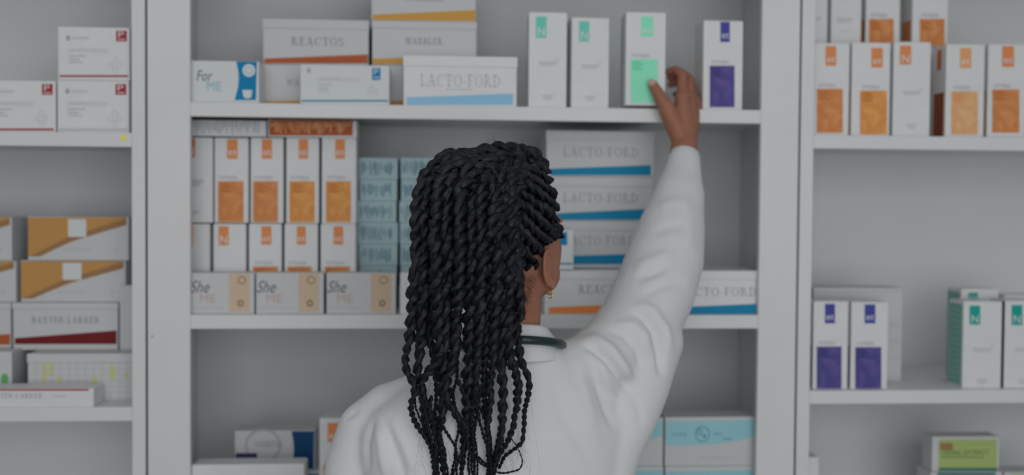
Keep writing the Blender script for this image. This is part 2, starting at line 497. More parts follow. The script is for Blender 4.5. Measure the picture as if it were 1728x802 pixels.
# lower shelf: pile of long boxes
G2 = 'long cartons piled on the lower shelf beside the left post'
chart = Carton('medicine_carton', 'white carton printed with a yellow green chart, at the bottom of the pile', G2, 47, 232, 598, 680, 0.075, 0.26, ZB, GREYW, lid=612)
for px, y0, y1, w in ((75, 612, 648, 6), (86, 612, 634, 6), (100, 636, 646, 7), (160, 636, 646, 7), (190, 618, 640, 8), (214, 630, 638, 6)):
    chart.lines('chart_bar', [(px - w / 2, y0, px + w / 2, y1)], CHARTG)
chart.lines('chart_grid', [(55, 612 + i * 10, 228, 612.8 + i * 10) for i in range(7)] + [(60 + i * 14, 612, 60.8 + i * 14, 674) for i in range(12)], SOFTINK)
leafb = Carton('medicine_carton', 'white carton with a small green mark at the foot of the cut pile', G2, -150, 20, 594, 680, 0.075, 0.26, ZB, GREYW)
leafb.blob('green_mark', 8, 640, 6, 9, LEAFG)
flatb = Carton('medicine_carton', 'flat white carton with a red top line lying at the shelf\'s front edge', None, -70, 158, 656, 686, 0.004, 0.066, ZB, WHITE)
flatb.text('BAXTER-LARKER', -20, 664, 70, 672, MIDINK, serif=True)
flatb.lines('edge_line', [(-60, 656.5, 150, 659.5)], REDTAG)
flatb.lines('small_print', [(88, 668, 112, 670)], SOFTINK)
bax = band_carton('grey white carton with a maroon wedge, lying under the two ochre cartons', G2, 22, 199, 512, 584, 0.13, 0.2, chart.top + .0016,
    'BAXTER-LARKER', (57, 535, 166, 545), [(25, 581), (197, 581), (197, 558), (25, 571)], MAROON, lid=522)
bax2 = band_carton('grey white carton with a burnt orange wedge, cut by the photo edge', G2, -156, 18, 512, 584, 0.13, 0.2, leafb.top + .0006,
    'REACTOS', (-130, 535, -50, 545), [(-150, 582), (17, 582), (17, 564), (-150, 575)], RUST, lid=522)
upr = Carton('medicine_carton', 'narrow plain white carton standing on end between the pile and the post', None, 202, 228, 482, 590, 0.125, 0.16, chart.top + .0016, GREYW)
upr.lines('fold_line', [(208, 486, 209.5, 586)], SOFTINK)
G3 = 'cartons with an ochre panel and a white square'
def ochre(label, x0, x1, yt, yb, base, full=True, Y=0.14):
    c = Carton('medicine_carton', label, G3, x0, x1, yt, yb, Y, 0.19, base, GREYW)
    w = x1 - x0; h = yb - yt
    c.poly('ochre_panel', [(x0, yb - 1), (x0 + w * .10, yb - 1), (x0 + w * .55, yt + h * .50), (x0 + w * .98, yt + h * .16), (x0 + w * .98, yt + 1), (x0, yt + 1)], OCHRE)
    c.poly('tan_stripe', [(x0 + w * .02, yb - 1), (x0 + w * .12, yb - 1), (x0 + w * .42, yt + h * .62), (x0 + w * .98, yt + h * .2), (x0 + w * .98, yt + h * .04), (x0 + w * .40, yt + h * .50)], OCHREDARK)
    sq = c.rect('white_square', x0 + w * .40, yt + h * .06, x0 + w * .58, yt + h * .50, COOLW)
    c.lines('small_print', [(x0 + w * .35, yt + h * .78, x0 + w * .62, yt + h * .84), (x0 + w * .85, yt + h * .78, x0 + w * .9, yt + h * .86)], SOFTINK)
    return c
y2 = ochre('ochre and white carton, second from the top of the pile beside the post', 35, 212, 440, 505, bax.top + .0018)
y1 = ochre('ochre and white carton at the top of the pile beside the post', 47, 217, 366, 434, y2.top + .0006, Y=0.135)
y4 = ochre('lower ochre and white carton of the pair cut by the photo edge', -148, 27, 440, 505, bax2.top + .0018)
y3 = ochre('upper ochre and white carton of the pair cut by the photo edge', -150, 20, 366, 434, y4.top + .0006)

# ================================================================== MIDDLE CABINET, upper shelf
fm = Carton('medicine_carton', 'white carton with a curved blue end and two white round marks, beside the post', None, 321, 437, 103, 171, 0.02, 0.07, ZM1, COOLW)
cp = fm.poly('blue_end', [(396, 169), (432, 169), (433.5, 104), (399, 104), (402, 120), (403, 132), (402, 146)], DEEPBLUE)
fm.blob('round_mark', 420, 119, 10.5, 10.5, COOLW, cp)
fm.blob('ring_mark', 420, 119, 6.5, 6.5, FADEBLUE, cp, hole=.75)
fm.poly('shield_mark', [(409, 152), (426, 152), (424, 164), (418, 167), (411, 164)], COOLW, cp)
fm.text('For', 334, 119, 358, 136, BLACKINK, slant=.12)
fm.text('ME', 350, 138, 373, 153, FADEBLUE)
GW = 'long cartons with an ochre wedge on the upper shelf'
w1 = band_carton('grey white carton hidden behind the small blue tagged carton, its ochre foot showing', GW, 441, 620, 110, 178, 0.10, 0.2, ZM1,
    'WARBLER', (484, 134, 550, 144), [(443, 176), (618, 176), (618, 168), (443, 171)], GOLDBAND, ink=MIDINK)
w2 = band_carton('grey white carton mostly hidden behind the long pale blue wedged carton', GW, 625, 804, 111, 180, 0.10, 0.2, ZM1,
    'WARBLER', (690, 134, 750, 144), [(628, 178), (800, 178), (800, 168), (628, 171)], GOLDBAND, ink=MIDINK)
re1 = band_carton('grey white carton with a rust wedge lying above the small blue tagged carton', None, 444, 622, 34, 108, 0.10, 0.2, w1.top + .0006,
    'REACTOS', (493, 63, 579, 77), [(446, 107), (621, 107), (621, 92), (446, 99)], RUST, ink=INK, lid=49)
w3 = band_carton('ochre wedged carton in the middle of the column of three', GW, 628, 804, 37, 109, 0.10, 0.2, w2.top + .0006,
    'WARBLER', (684, 64, 747, 75), [(629, 108), (802, 108), (802, 95), (629, 99)], GOLDBAND, ink=INK, lid=49)
w4 = band_carton('ochre wedged carton topmost in the column of three, cut by the top edge', GW, 627, 803, -36, 36, 0.10, 0.2, w3.top + .0018,
    'WARBLER', (684, -10, 747, 1.5), [(629, 35.5), (802, 35.5), (802, 17), (629, 25)], GOLDBAND, ink=INK, lid=-22)
sm = Carton('medicine_carton', 'small white carton with a blue logo tag and thin blue foot line', None, 507, 657, 110, 175, 0.015, 0.075, ZM1, COOLW)
t = sm.rect('logo_tag', 628, 115, 642, 135, DEEPBLUE)
sm.text('P', 631, 117, 638, 126, COOLW, t)
sm.lines('tag_line', [(631, 130, 640, 131.5)], COOLW, t)
sm.blob('leaf_mark', 521, 119, 3, 4, MIDINK)
sm.text('LANEPROZOLE', 536, 131, 606, 137, SOFTINK)
sm.lines('small_print', [(536, 142, 560, 144), (536, 148, 552, 150), (536, 153, 556, 154.5)], SOFTINK)
for dx, dy in ((0, -6), (6, 2), (-6, 2)):
    sm.blob('hexagon_mark', 628 + dx, 155 + dy, 4.2, 4.6, SOFTINK, hole=.8, seg=6)
sm.lines('edge_line', [(509, 169, 655, 171.5)], BLUEBAND)
GL = 'long white cartons with a blue wedge'
la = band_carton('long white carton with a pale sky blue wedge on the upper shelf', GL, 681, 872, 96, 179, 0.012, 0.078, ZM1,
    'LACTO-FORD', (710, 126, 844, 146), [(686, 177), (866, 177), (866, 158), (686, 164.5)], SKYBAND, ink=SOFTINK, body=WHITE, lid=113)
la.lines('small_print', [(752, 150, 798, 151.5)], SOFTINK)

nb1 = nbox('tall white carton with a pale teal tag, beside the dark green edged one', 'tall cartons with a teal N tag', 893, 957, 22, 181, 0.016, 0.07, ZM1, (905, 28, 923, 64), TEALTAG, turn=-1.5)
nb2 = nbox('tall white carton with a teal tag and dark green right edge, beside the gap', 'tall cartons with a teal N tag', 963, 1027, 31, 182, 0.02, 0.068, ZM1, (976, 36, 993, 70), TEALTAG, turn=2.5)
nb2.side('green_edge', GREENTAG, 0.0, .96, .01, .99, sgn=1)
pu = vit('tall white carton with an indigo panel standing alone beyond the raised hand', None, 1186, 1253, 36, 185, 0.02, 0.07, ZM1,
    (1215, 37, 1231, 71), (1197, 111, 1239, 181), INDIGO, INDIGOP, dark=INDIGOD, turn=1)
mint = vit('tall white carton with a mint green panel, gripped by the raised hand', None, 1056, 1123, 22, 178, -0.008, 0.062, None,
    (1082, 28, 1102, 62), (1064, 100, 1110, 174), MINTTAG, MINT, dark=MINTDARK)

# ================================================================== MIDDLE CABINET, lower shelf
GS = 'beige ended cartons along the front of the shelf'
def beige(label, x0, x1):
    c = Carton('medicine_carton', label, GS, x0, x1, 461, 528, 0.02, 0.06, ZM2, GREYW)
    e = c.rect('beige_end', x1 - 42, 462, x1 - 8, 526, BEIGE)
    c.blob('ring_mark', x1 - 21, 473, 7, 7, BEIGEINK, e, hole=.7)
    c.blob('leaf_mark', x1 - 23, 512, 6, 6.5, BEIGEINK, e, hole=.4, seg=7)
    c.text('She', x0 + 4, 474, x0 + 34, 494, BLACKINK, slant=.2)
    c.text('ME', x0 + 18, 497, x0 + 44, 511, PINKINK)
    c.lines('small_print', [(x0 + 2, 518.5, x0 + 62, 520)], SOFTINK)
    return c
beige('beige ended white carton standing against the white post', 320, 429)
beige('beige ended white carton in the middle of the row of three', 432, 546)
beige('beige ended white carton beside the plain carton half behind the braids', 551, 668)
pl = Carton('medicine_carton', 'plain white carton half hidden behind the braids, beside the beige ended row', None, 675, 812, 461, 530, 0.02, 0.06, ZM2, WHITE)
pl.lines('small_print', [(692, 486, 730, 490), (692, 495, 720, 498), (692, 503, 726, 505)], SOFTINK)

GV = 'tall orange panelled cartons stacked in two layers'
YV = 0.083
low = []
names = ['against the post', 'second from the post', 'third from the post', 'fourth from the post', 'beside the teal grey boxes']
xs_l = [(285, 354), (360, 415), (420, 475), (480, 536), (541, 600)]
for i, (a, b) in enumerate(xs_l):
    lab = 'lower layer tall orange tagged carton ' + names[i]
    if i < 2:
        tg = (316, 381, 326, 414) if i == 0 else (369, 382, 386, 414)
        c = nbox(lab, GV, a, b, 379, 540, YV, 0.075, ZM2, tg, ORTAG)
    else:
        tx = [(441, 458), (501, 516), (563, 579)][i - 2]
        pn = [(427, 469), (485, 526), (548, 590)][i - 2]
        c = vit(lab, GV, a, b, 379, 540, YV, 0.075, ZM2, (tx[0], 382, tx[1], 413), (pn[0], 450, pn[1], 525), ORTAG, ORANGEP, dark=RUSTINK)
    low.append(c)
zl = max(c.top for c in low) + .002
xs_u = [(285, 359), (362, 419), (423, 478), (483, 538), (543, 601)]
up = []
for i, (a, b) in enumerate(xs_u):
    lab = 'upper layer tall orange panelled carton ' + names[i]
    if i == 0:
        c = nbox('upper layer tall white carton with only an orange tag, cut by the post', GV, a, b, 233, 378, YV, 0.075, zl, (312, 232, 329, 265), BROWNTAG)
        c.lines('small_print', [(320, 303, 344, 308), (320, 356, 338, 359), (320, 312, 338, 314)], SOFTINK)
    else:
        tx = [(383, 401), (442, 459), (504, 520), (566, 582)][i - 1]
        pn = [(368, 411), (427, 469), (488.5, 531), (550, 592)][i - 1]
        c = vit(lab, GV, a, b, 234, 378, YV, 0.075, zl, (tx[0], 235, tx[1], 268), (pn[0], 306, pn[1], 375), ORTAG, ORANGEP if i < 3 else AMBERP, dark=RUSTINK)
    up.append(c)
zu = max(c.top for c in up) + .002
ly1 = Carton('vitamin_carton', 'white carton with grey print lying on its side under the upper shelf', None, 300, 449, 203, 232, YV, 0.07, zu, WHITE)
rows = []
for i in range(30):
    x = 310 + i * 4.3 + random.uniform(-.8, .8)
    rows.append((x, 203 + random.uniform(0, 3), x + random.uniform(1.2, 2.2), 226 - random.choice((0, 2, 6, 11))))
ly1.lines('small_print', rows, MIDINK)
ly2 = Carton('vitamin_carton', 'carton with a wide orange striped side lying under the upper shelf', None, 452, 602, 203, 232, YV, 0.07, zu, WHITE)
op = ly2.rect('orange_side', 454, 203, 595, 229, RUST)
ly2.lines('small_print', [(457 + i * 4.0 + random.uniform(-.7, .7), 205 + random.uniform(0, 3), 458.3 + i * 4.0 + random.uniform(.2, .8), 226 - random.choice((0, 3, 8, 12))) for i in range(34)], PEACHP, op)

GT = 'teal grey printed boxes stacked flat in two columns'
YT = 0.15
order = ['topmost', 'second', 'third', 'fourth', 'fifth', 'sixth', 'lowest']
def tealstack(x0, x1, where):
    z = ZM2
    n = 7
    ztop = at((x0 + x1) / 2, 266, YT).z
    hh = (ztop - ZM2) / n
    for i in range(n):
        k = n - 1 - i
        lab = 'teal grey box %s in the column %s' % (order[k], where)
        c = Carton('medicine_carton', lab, GT, x0 + (i * 3 % 4) - 1, x1 + (i * 5 % 4) - 2, 300, 330, YT, 0.16, 0.0, TEALCARD)
        # give the carton its real height and place in the column
        sc = (hh - .0008) / c.h
        for v in c.o.data.vertices: v.co.z *= sc
        c.o.location.z = z
        c.z0, c.h, c.top = z, hh - .0008, z + hh
        bm = bmesh.new()
        xx = -c.w / 2 + .005
        while xx < c.w / 2 - .012:
            w_ = random.choice((.0011, .0015, .0021))
            top = c.h * random.uniform(.66, .86); bot = c.h * random.choice((.16, .2, .3, .42))
            bm.faces.new([bm.verts.new(q) for q in ((xx, -c.d / 2 - .0005, bot), (xx + w_, -c.d / 2 - .0005, bot), (xx + w_, -c.d / 2 - .0005, top), (xx, -c.d / 2 - .0005, top))])
            xx += w_ + random.choice((.0012, .0016, .0034))
        link('small_print', mesh_of(bm, 'small_print'), TEALINK, c.o)
        if 'braids' in where and i == n - 1:
            c.rect('blue_end', x1 - 8, 262, x1, 285, BLUEBAND)
        z += hh
    return z
zt = tealstack(605, 671, 'next to the orange panelled cartons')
tealstack(675, 747, 'half behind the braids')
# right half of the lower shelf
fr1 = band_carton('long white carton with an orange wedge behind the woman\'s neck', None, 919, 1103, 458, 531, 0.018, 0.24, ZM2,
    'REACTOS', (976, 481, 1062, 496), [(926, 529), (1100, 529), (1100, 512), (926, 519)], ORBAND, ink=MIDINK, body=WHITE, lid=472)
fr2 = band_carton('long white carton with a blue wedge behind the raised sleeve, against the post', GL, 1107, 1281, 458, 532, 0.018, 0.24, ZM2,
    'LACTO-FORD', (1144, 485, 1278, 500), [(1112, 530), (1279, 530), (1279, 513), (1112, 520)], BLUEBAND, ink=MIDINK, body=WHITE, lid=472)
zf = max(fr1.top, fr2.top) + .002
def lac(label, x0, x1, yt, yb, base, tx, wedge, Y=.09):
    return band_carton(label, GL, x0, x1, yt, yb, Y, 0.19, base, 'LACTO-FORD', tx, wedge, BLUEBAND, ink=MIDINK, body=GREYW, lid=yt + 15)
k3 = lac('blue wedged carton at the bottom of the column of three behind the head', 928, 1100, 374, 450, zf, (952, 398, 1072, 414), [(938, 446), (1096, 446), (1096, 428), (938, 433)])
k2 = lac('blue wedged carton in the middle of the column of three behind the head', 924, 1101, 300, 372, k3.top + .0018, (950, 326, 1077, 342), [(928, 371), (1088, 371), (1088, 353), (928, 361)])
k1 = lac('blue wedged carton at the top of the column of three behind the head', 922, 1104, 222, 297, k2.top + .0018, (950, 249, 1078, 265), [(928, 296), (1098, 296), (1098, 279), (928, 285)])
ss = Carton('medicine_carton', 'small white carton with a blue tag peeping out behind the ear', None, 830, 968, 388, 449, 0.02, 0.06, zf, COOLW)
t = ss.rect('logo_tag', 942, 392, 957, 414, DEEPBLUE)
ss.lines('edge_line', [(835, 444, 966, 446.5)], BLUEBAND)

# ================================================================== MIDDLE CABINET, bottom shelf
wl = Carton('medicine_carton', 'large plain white carton at the bottom edge of the photo beside the left post', None, 323, 514, 784, 890, 0.01, 0.06, ZM3, WHITE, bev=.004)
nv0 = Carton('medicine_carton', 'white carton under the navy ended one, mostly behind the plain white carton', None, 400, 540, 796, 888, 0.12, 0.09, ZM3, COOLW)
nv0.rect('blue_end', 505, 800, 538, 880, BLUEBAND)
nv = Carton('medicine_carton', 'grey white carton with a curved navy end and grey ring print', None, 396, 531, 727, 794, 0.125, 0.07, nv0.top + .0006, GREYW)
nv.poly('navy_end', [(492, 792), (529, 792), (530, 728), (492, 728), (495, 745), (496, 760), (495, 775)], NAVY)
nv.blob('ring_mark', 444, 752, 30, 28, MIDINK, hole=.88, seg=40)
nv.text('DIGESTEA', 432, 745, 476, 754, INK)
nv.rect('violet_label', 398, 765, 434, 773, DARKPURPLE)
ob = vit('tall white orange tagged carton half hidden behind the lowered shoulder', None, 539, 604, 707, 870, 0.05, 0.065, ZM3, (553, 714, 571, 746), (546, 785, 590, 850), ORTAG, ORANGEP, dark=RUSTINK)
GA = 'aqua banded cartons stacked beside the right post'
def aqua(label, x0, x1, yt, yb, base, full=True):
    c = Carton('medicine_carton', label, GA, x0, x1, yt, yb, 0.03, 0.07, base, GREYW)
    w = x1 - x0; h = yb - yt
    pts = [(x0 + 1, yt + h * .60)] + [(x0 + w * q, yt + h * z) for q, z in ((.3, .595), (.55, .57), (.75, .51), (.9, .44), (.995, .37))] + [(x1 - 1, yt + h * .06), (x0 + 1, yt + h * .10)]
    b = c.poly('aqua_band', pts, AQUA)
    c.blob('ring_mark', x0 + w * .40, yt + h * .36, 13, 14, AQUAINK, b, hole=.86)
    c.blob('leaf_mark', x0 + w * .42, yt + h * .40, 3.2, 3.2, AQUAINK, b)
    c.blob('crescent_mark', x0 + w * .37, yt + h * .31, 4.5, 5.5, AQUAINK, b, hole=.6)
    c.text('SMILE', x0 + w * .08, yt + h * .34, x0 + w * .235, yt + h * .40, AQUAINK, b)
    c.text('PET', x0 + w * .52, yt + h * .33, x0 + w * .62, yt + h * .39, AQUAINK, b)
    c.lines('small_print', [(x0 + w * .62, yt + h * .45, x0 + w * .72, yt + h * .47)], AQUAINK, b)
    c.lines('small_print', [(x0 + w * .36, yt + h * .84, x0 + w * .76, yt + h * .87)], SOFTINK)
    return c
a0 = aqua('aqua banded carton under the one touching the post, only its top in the photo', 1122, 1280, 787, 889, ZM3)
a1 = aqua('aqua banded carton on top of the stack touching the right post', 1122, 1280, 704, 784, a0.top + .0006)
a2 = aqua('aqua banded lower carton cut by the woman\'s sleeve', 962, 1119, 788, 889, ZM3)
a3 = aqua('aqua banded upper carton half hidden by the woman\'s sleeve', 962, 1119, 706, 785, a2.top + .0006)

# ================================================================== RIGHT CABINET
GO = 'front row of orange panelled cartons in the right cabinet'
YF = 0.028
vit('orange panelled carton touching the post at the row\'s start', GO, 1374, 1433, 74, 229, YF, 0.066, ZR1, (1393, 78, 1411, 111), (1378, 150, 1422, 224), ORTAG, ORANGEP, dark=RUSTINK)
vit('amber panelled carton, second in the front row from the post', GO, 1438, 1502, 73, 230, YF, 0.066, ZR1, (1471, 81, 1490, 114), (1452, 153, 1497, 227), ORTAG, AMBERP, dark=RUSTINK, turn=-1.5)
nbox('carton with an orange N tag and no panel, between the amber and peach ones', GO, 1508, 1570, 72, 230, YF, 0.066, ZR1, (1519, 77, 1538, 109), ORTAG, turn=-1)
vit('peach panelled carton, palest of the front row', GO, 1596, 1661, 76, 230, YF, 0.066, ZR1, (1620, 81, 1639, 115), (1605, 154, 1650, 227), PALETAG, PEACHP, dark=ORTAG)
vit('orange panelled carton of the front row cut by the photo edge', GO, 1667, 1731, 76, 230, YF, 0.066, ZR1, (1691, 78, 1711, 113), (1674, 151, 1720, 224), ORTAG, ORANGEP, dark=RUSTINK)
GB = 'back row cartons behind the orange panelled row'
YB = 0.115
bk = []
for a, b in ((1366, 1420), (1425, 1479), (1484, 1538), (1543, 1597), (1604, 1656)):
    bk.append(nbox('white carton in the back row, hidden behind the orange panelled row', GB, a, b, 82, 226, YB, 0.066, ZR1, None, ORTAG))
zb = max(c.top for c in bk) + .002
GU = 'upper layer cartons cut by the top edge of the photo'
u1 = nbox('white narrow carton of the upper layer touching the post', GU, 1358, 1397, -72, 78, YB, 0.06, zb, None, ORTAG)
u1.lines('small_print', [(1377, 29, 1386, 33)], SOFTINK)
u2 = nbox('white carton of the upper layer without any panel, second from the post', GU, 1403, 1454, -72, 78, YB, 0.06, zb, None, ORTAG)
u2.lines('small_print', [(1412, 31, 1440, 34), (1413, 36, 1436, 38), (1418, 52, 1434, 53.5)], SOFTINK)
vit('upper layer carton with a deep orange panel, third from the post', GU, 1462, 1519, -72, 78, YB, 0.06, zb, (1480, -66, 1498, -34), (1466, 32, 1508, 78), BROWNTAG, ORANGEP, dark=RUSTINK)
vit('upper layer carton with an orange panel, the last beside the bare back board', GU, 1540, 1600, -72, 78, YB, 0.06, zb, (1560, -66, 1578, -34), (1552, 32, 1594, 78), BROWNTAG, ORANGEP, dark=RUSTINK)

GP = 'indigo panelled cartons side by side on the lower right shelf'
vit('indigo panelled carton touching the post', GP, 1372, 1431, 510, 659, 0.02, 0.065, ZR2, (1392, 513, 1409, 546), (1378, 585, 1420, 656), INDIGO, INDIGOP, dark=INDIGOD)
vit('indigo panelled carton beside the bare shelf, the one not touching the post', GP, 1436, 1498, 511, 659, 0.02, 0.065, ZR2, (1459, 514, 1477, 546), (1443, 586, 1487, 656), INDIGO, INDIGOP, dark=INDIGOD)
wb = Carton('medicine_carton', 'large greyish white carton standing behind the two indigo panelled cartons', None, 1372, 1522, 487, 640, 0.12, 0.09, ZR2, GREYW, lid=492)
wb.text('PHARMACEUTICAL', 1376, 497, 1442, 504, SOFTINK)
wb.lines('small_print', [(1462, 499, 1490, 502)] + [(1502, 545 + i * 28, 1519, 551 + i * 28) for i in range(3)], SOFTINK)
GN = 'tall cartons with a deep teal N tag on the lower right shelf'
n1 = nbox('tall white carton with a deep teal N tag, beside the bare shelf', GN, 1625, 1690, 510, 660, 0.02, 0.066, ZR2, (1636, 516, 1654, 548), GREENTAG)
n1.side('green_side', SIDEGREEN, .1, .95, .03, .97, ink=SIDEINK)
n2 = nbox('tall white carton with a deep teal N tag cut by the photo edge', GN, 1695, 1760, 509, 660, 0.02, 0.066, ZR2, (1707, 515, 1725, 549), GREENTAG)
n2.side('shaded_side', NAVY, .02, .95, .0, 1.0)  # side painted navy for the shade in the narrow gap between cartons
n3 = nbox('tall white teal tagged carton peeping over the one in front', GN, 1621, 1684, 489, 640, 0.10, 0.066, ZR2, (1634, 494, 1650, 504), GREENTAG)
n3.side('green_side', SIDEGREEN, .1, .95, .03, .97, ink=SIDEINK)
n4 = nbox('tall white carton in the second row behind the one cut by the photo edge', GN, 1694, 1756, 499, 640, 0.10, 0.066, ZR2, None, GREENTAG)
# below
g0 = Carton('medicine_carton', 'white carton with a pine green top stripe underneath the lime carton', None, 1570, 1690, 797, 900, 0.095, 0.07, ZR3, GREYW)
g0.lines('edge_line', [(1582, 798, 1680, 803)], PINEG)
gl = Carton('medicine_carton', 'grey carton with a lime green front and dark lettering', None, 1573, 1686, 737, 795, 0.1, 0.05, g0.top + .0006, GREYW)
lf = gl.rect('lime_front', 1584, 742, 1682, 791, LIME)
gl.rect('brown_label', 1586, 748, 1608, 760, OCHREDARK, lf)
gl.text('HERBAL EXTRACT', 1587, 760, 1671, 768, OLIVEINK, lf)
gl.lines('small_print', [(1588, 771, 1660, 772.5)], OLIVEINK, lf)
gl.lines('edge_line', [(1584, 790, 1683, 794.5)], PINEG)
gx = Carton('medicine_carton', 'grey carton in the bottom corner beside the lime fronted carton', None, 1694, 1790, 797, 900, 0.1, 0.06, ZR3, GREYW)
gx.rect('lime_front', 1706, 801, 1780, 880, LIME)
wc = Carton('medicine_carton', 'white carton touching the right cabinet\'s post at the photo\'s bottom', None, 1330, 1381, 772, 900, 0.06, 0.12, ZR3, WHITE)
# ================================================================== THE WOMAN
def P(px, py, Y): return at(px, py, Y)
def M(px, Y): return px * scale_at(Y)            # pixels to metres at that distance

def capsule(bm, a, b, ra, rb, seg=20):
    """a limb segment that tapers from radius ra to rb, with round ends"""
    a, b = Vector(a), Vector(b)
    for c, r in ((a, ra), (b, rb)):
        bmesh.ops.create_icosphere(bm, subdivisions=3, radius=r, matrix=Matrix.Translation(c))
    d = b - a
    L = d.length
    if L > 1e-5:
        rot = d.to_track_quat('Z', 'Y').to_matrix().to_4x4()
        bmesh.ops.create_cone(bm, cap_ends=True, segments=seg, radius1=ra, radius2=rb, depth=L,
                              matrix=Matrix.Translation((a + b) / 2) @ rot)
def chain(bm, pts):
    """pts: (point, radius)"""
    for (a, ra), (b, rb) in zip(pts, pts[1:]):
        capsule(bm, a, b, ra, rb)
def ellipsoid(bm, c, r, rot=None, sub=4):
    m = Matrix.Translation(Vector(c))
    if rot is not None: m = m @ rot
    m = m @ Matrix.Diagonal((r[0], r[1], r[2], 1))
    bmesh.ops.create_icosphere(bm, subdivisions=sub, radius=1.0, matrix=m)
def loft(bm, rings, n=48, ex=2.3):
    """rings: (centre, rx, ry, yaw) joined into a closed body"""
    loops = []
    for c, rx, ry, yaw in rings:
        c = Vector(c)
        lp = []
        for i in range(n):
            t = 2 * math.pi * i / n
            ct, st = math.cos(t), math.sin(t)
            x = rx * math.copysign(abs(ct) ** (2 / ex), ct)
            y = ry * math.copysign(abs(st) ** (2 / ex), st)
            cy, sy = math.cos(yaw), math.sin(yaw)
            lp.append(bm.verts.new((c.x + x * cy - y * sy, c.y + x * sy + y * cy, c.z)))
        loops.append(lp)
    for A, B in zip(loops, loops[1:]):
        for i in range(n):
            bm.faces.new((A[i], A[(i + 1) % n], B[(i + 1) % n], B[i]))
    bm.faces.new(loops[0][::-1])
    bm.faces.new(loops[-1])
def remeshed(bm, voxel, smooth=6, fac=0.5, name='mesh'):
    bmesh.ops.recalc_face_normals(bm, faces=bm.faces)
    me = mesh_of(bm, name)
    o = bpy.data.objects.new('shape', me)
    COL.objects.link(o)
    r = o.modifiers.new('r', 'REMESH')
    r.mode = 'VOXEL'
    r.voxel_size = voxel
    s = o.modifiers.new('s', 'SMOOTH')
    s.factor, s.iterations = fac, smooth
    dg = bpy.context.evaluated_depsgraph_get()
    out = bpy.data.meshes.new_from_object(o.evaluated_get(dg))
    bpy.data.objects.remove(o)
    bpy.data.meshes.remove(me)
    out.name = name
    for p in out.polygons: p.use_smooth = True
    return out
def coords(me):
    a = np.empty(len(me.vertices) * 3)
    me.vertices.foreach_get('co', a)
    return a.reshape(-1, 3)
def normals(me):
    a = np.empty(len(me.vertices) * 3)
    me.vertices.foreach_get('normal', a)
    return a.reshape(-1, 3)
def set_coords(me, v):
    me.vertices.foreach_set('co', np.ascontiguousarray(v).ravel())
    me.update()
R_np, U_np, F_np, C_np = (np.array(tuple(q)) for q in (RIGHT, UP, fwd, CAM))

# skin, cloth and hair
def skin_mat():
    m = mat('brown_skin', (0.385, 0.168, 0.105), 0.5, 0.35, bump=(420, 0.12), mottle=((0.33, 0.138, 0.084), 26, 0.3, 0.35, 0.75))
    b = m.node_tree.nodes['Principled BSDF']
    b.inputs['Subsurface Weight'].default_value = 0.12
    b.inputs['Subsurface Radius'].default_value = (0.012, 0.005, 0.003)
    b.inputs['Subsurface Scale'].default_value = 0.4
    return m
SKIN = skin_mat()
NAIL = mat('fingernail', (0.52, 0.34, 0.29), 0.3, 0.5)
CLOTH = mat('white_coat_cotton', (0.72, 0.73, 0.74), 0.85, 0.15, bump=(900, 0.12))
TROUSER = mat('dark_grey_trouser_cloth', (0.06, 0.065, 0.075), 0.85, 0.2, bump=(700, 0.1))
SHOE = mat('black_shoe_leather', (0.02, 0.02, 0.022), 0.4, 0.5)
SOLE = mat('white_shoe_sole', (0.6, 0.6, 0.6), 0.6, 0.3)
GOLD = mat('gold', (0.75, 0.48, 0.16), 0.25, 0.5, metal=1.0)
TUBE = mat('dark_green_rubber', (0.010, 0.030, 0.030), 0.32, 0.5)
STEEL = mat('steel', (0.6, 0.6, 0.62), 0.25, 0.5, metal=1.0)
EYEW = mat('eye_white', (0.75, 0.73, 0.7), 0.2, 0.5)
IRIS = mat('dark_brown_iris', (0.03, 0.015, 0.01), 0.2, 0.5)
LIP = mat('lip', (0.28, 0.10, 0.09), 0.4, 0.4)
def hair_mat():
    m = bpy.data.materials.new('black_braided_hair')
    m.use_nodes = True
    nt = m.node_tree
    b = nt.nodes['Principled BSDF']
    b.inputs['Base Color'].default_value = (0.005, 0.006, 0.011, 1)
    b.inputs['Roughness'].default_value = 0.40
    b.inputs['Specular IOR Level'].default_value = 0.50
    uv = nt.nodes.new('ShaderNodeUVMap')
    uv.uv_map = 'fibre'
    mp = nt.nodes.new('ShaderNodeMapping')
    mp.inputs['Scale'].default_value = (34, 55, 1)
    nt.links.new(uv.outputs['UV'], mp.inputs['Vector'])
    n = nt.nodes.new('ShaderNodeTexNoise')
    n.inputs['Scale'].default_value = 1.0
    n.inputs['Detail'].default_value = 5
    nt.links.new(mp.outputs['Vector'], n.inputs['Vector'])
    bp = nt.nodes.new('ShaderNodeBump')
    bp.inputs['Strength'].default_value = 1.0
    bp.inputs['Distance'].default_value = 0.0016
    nt.links.new(n.outputs['Fac'], bp.inputs['Height'])
    nt.links.new(bp.outputs['Normal'], b.inputs['Normal'])
    return m
HAIR = hair_mat()
SCALP = mat('black_scalp_hair', (0.010, 0.010, 0.012), 0.8, 0.1, bump=(260, 0.8))

woman = empty('person', (0.02, -0.40, 0.0))
tag(woman, 'woman in white lab coat with long black braids, reaching up to a carton', 'person')
ORG = woman.location.copy()
def local(me):
    """move a mesh made in room coordinates into the woman's own"""
    me.transform(Matrix.Translation(-ORG))
    return me

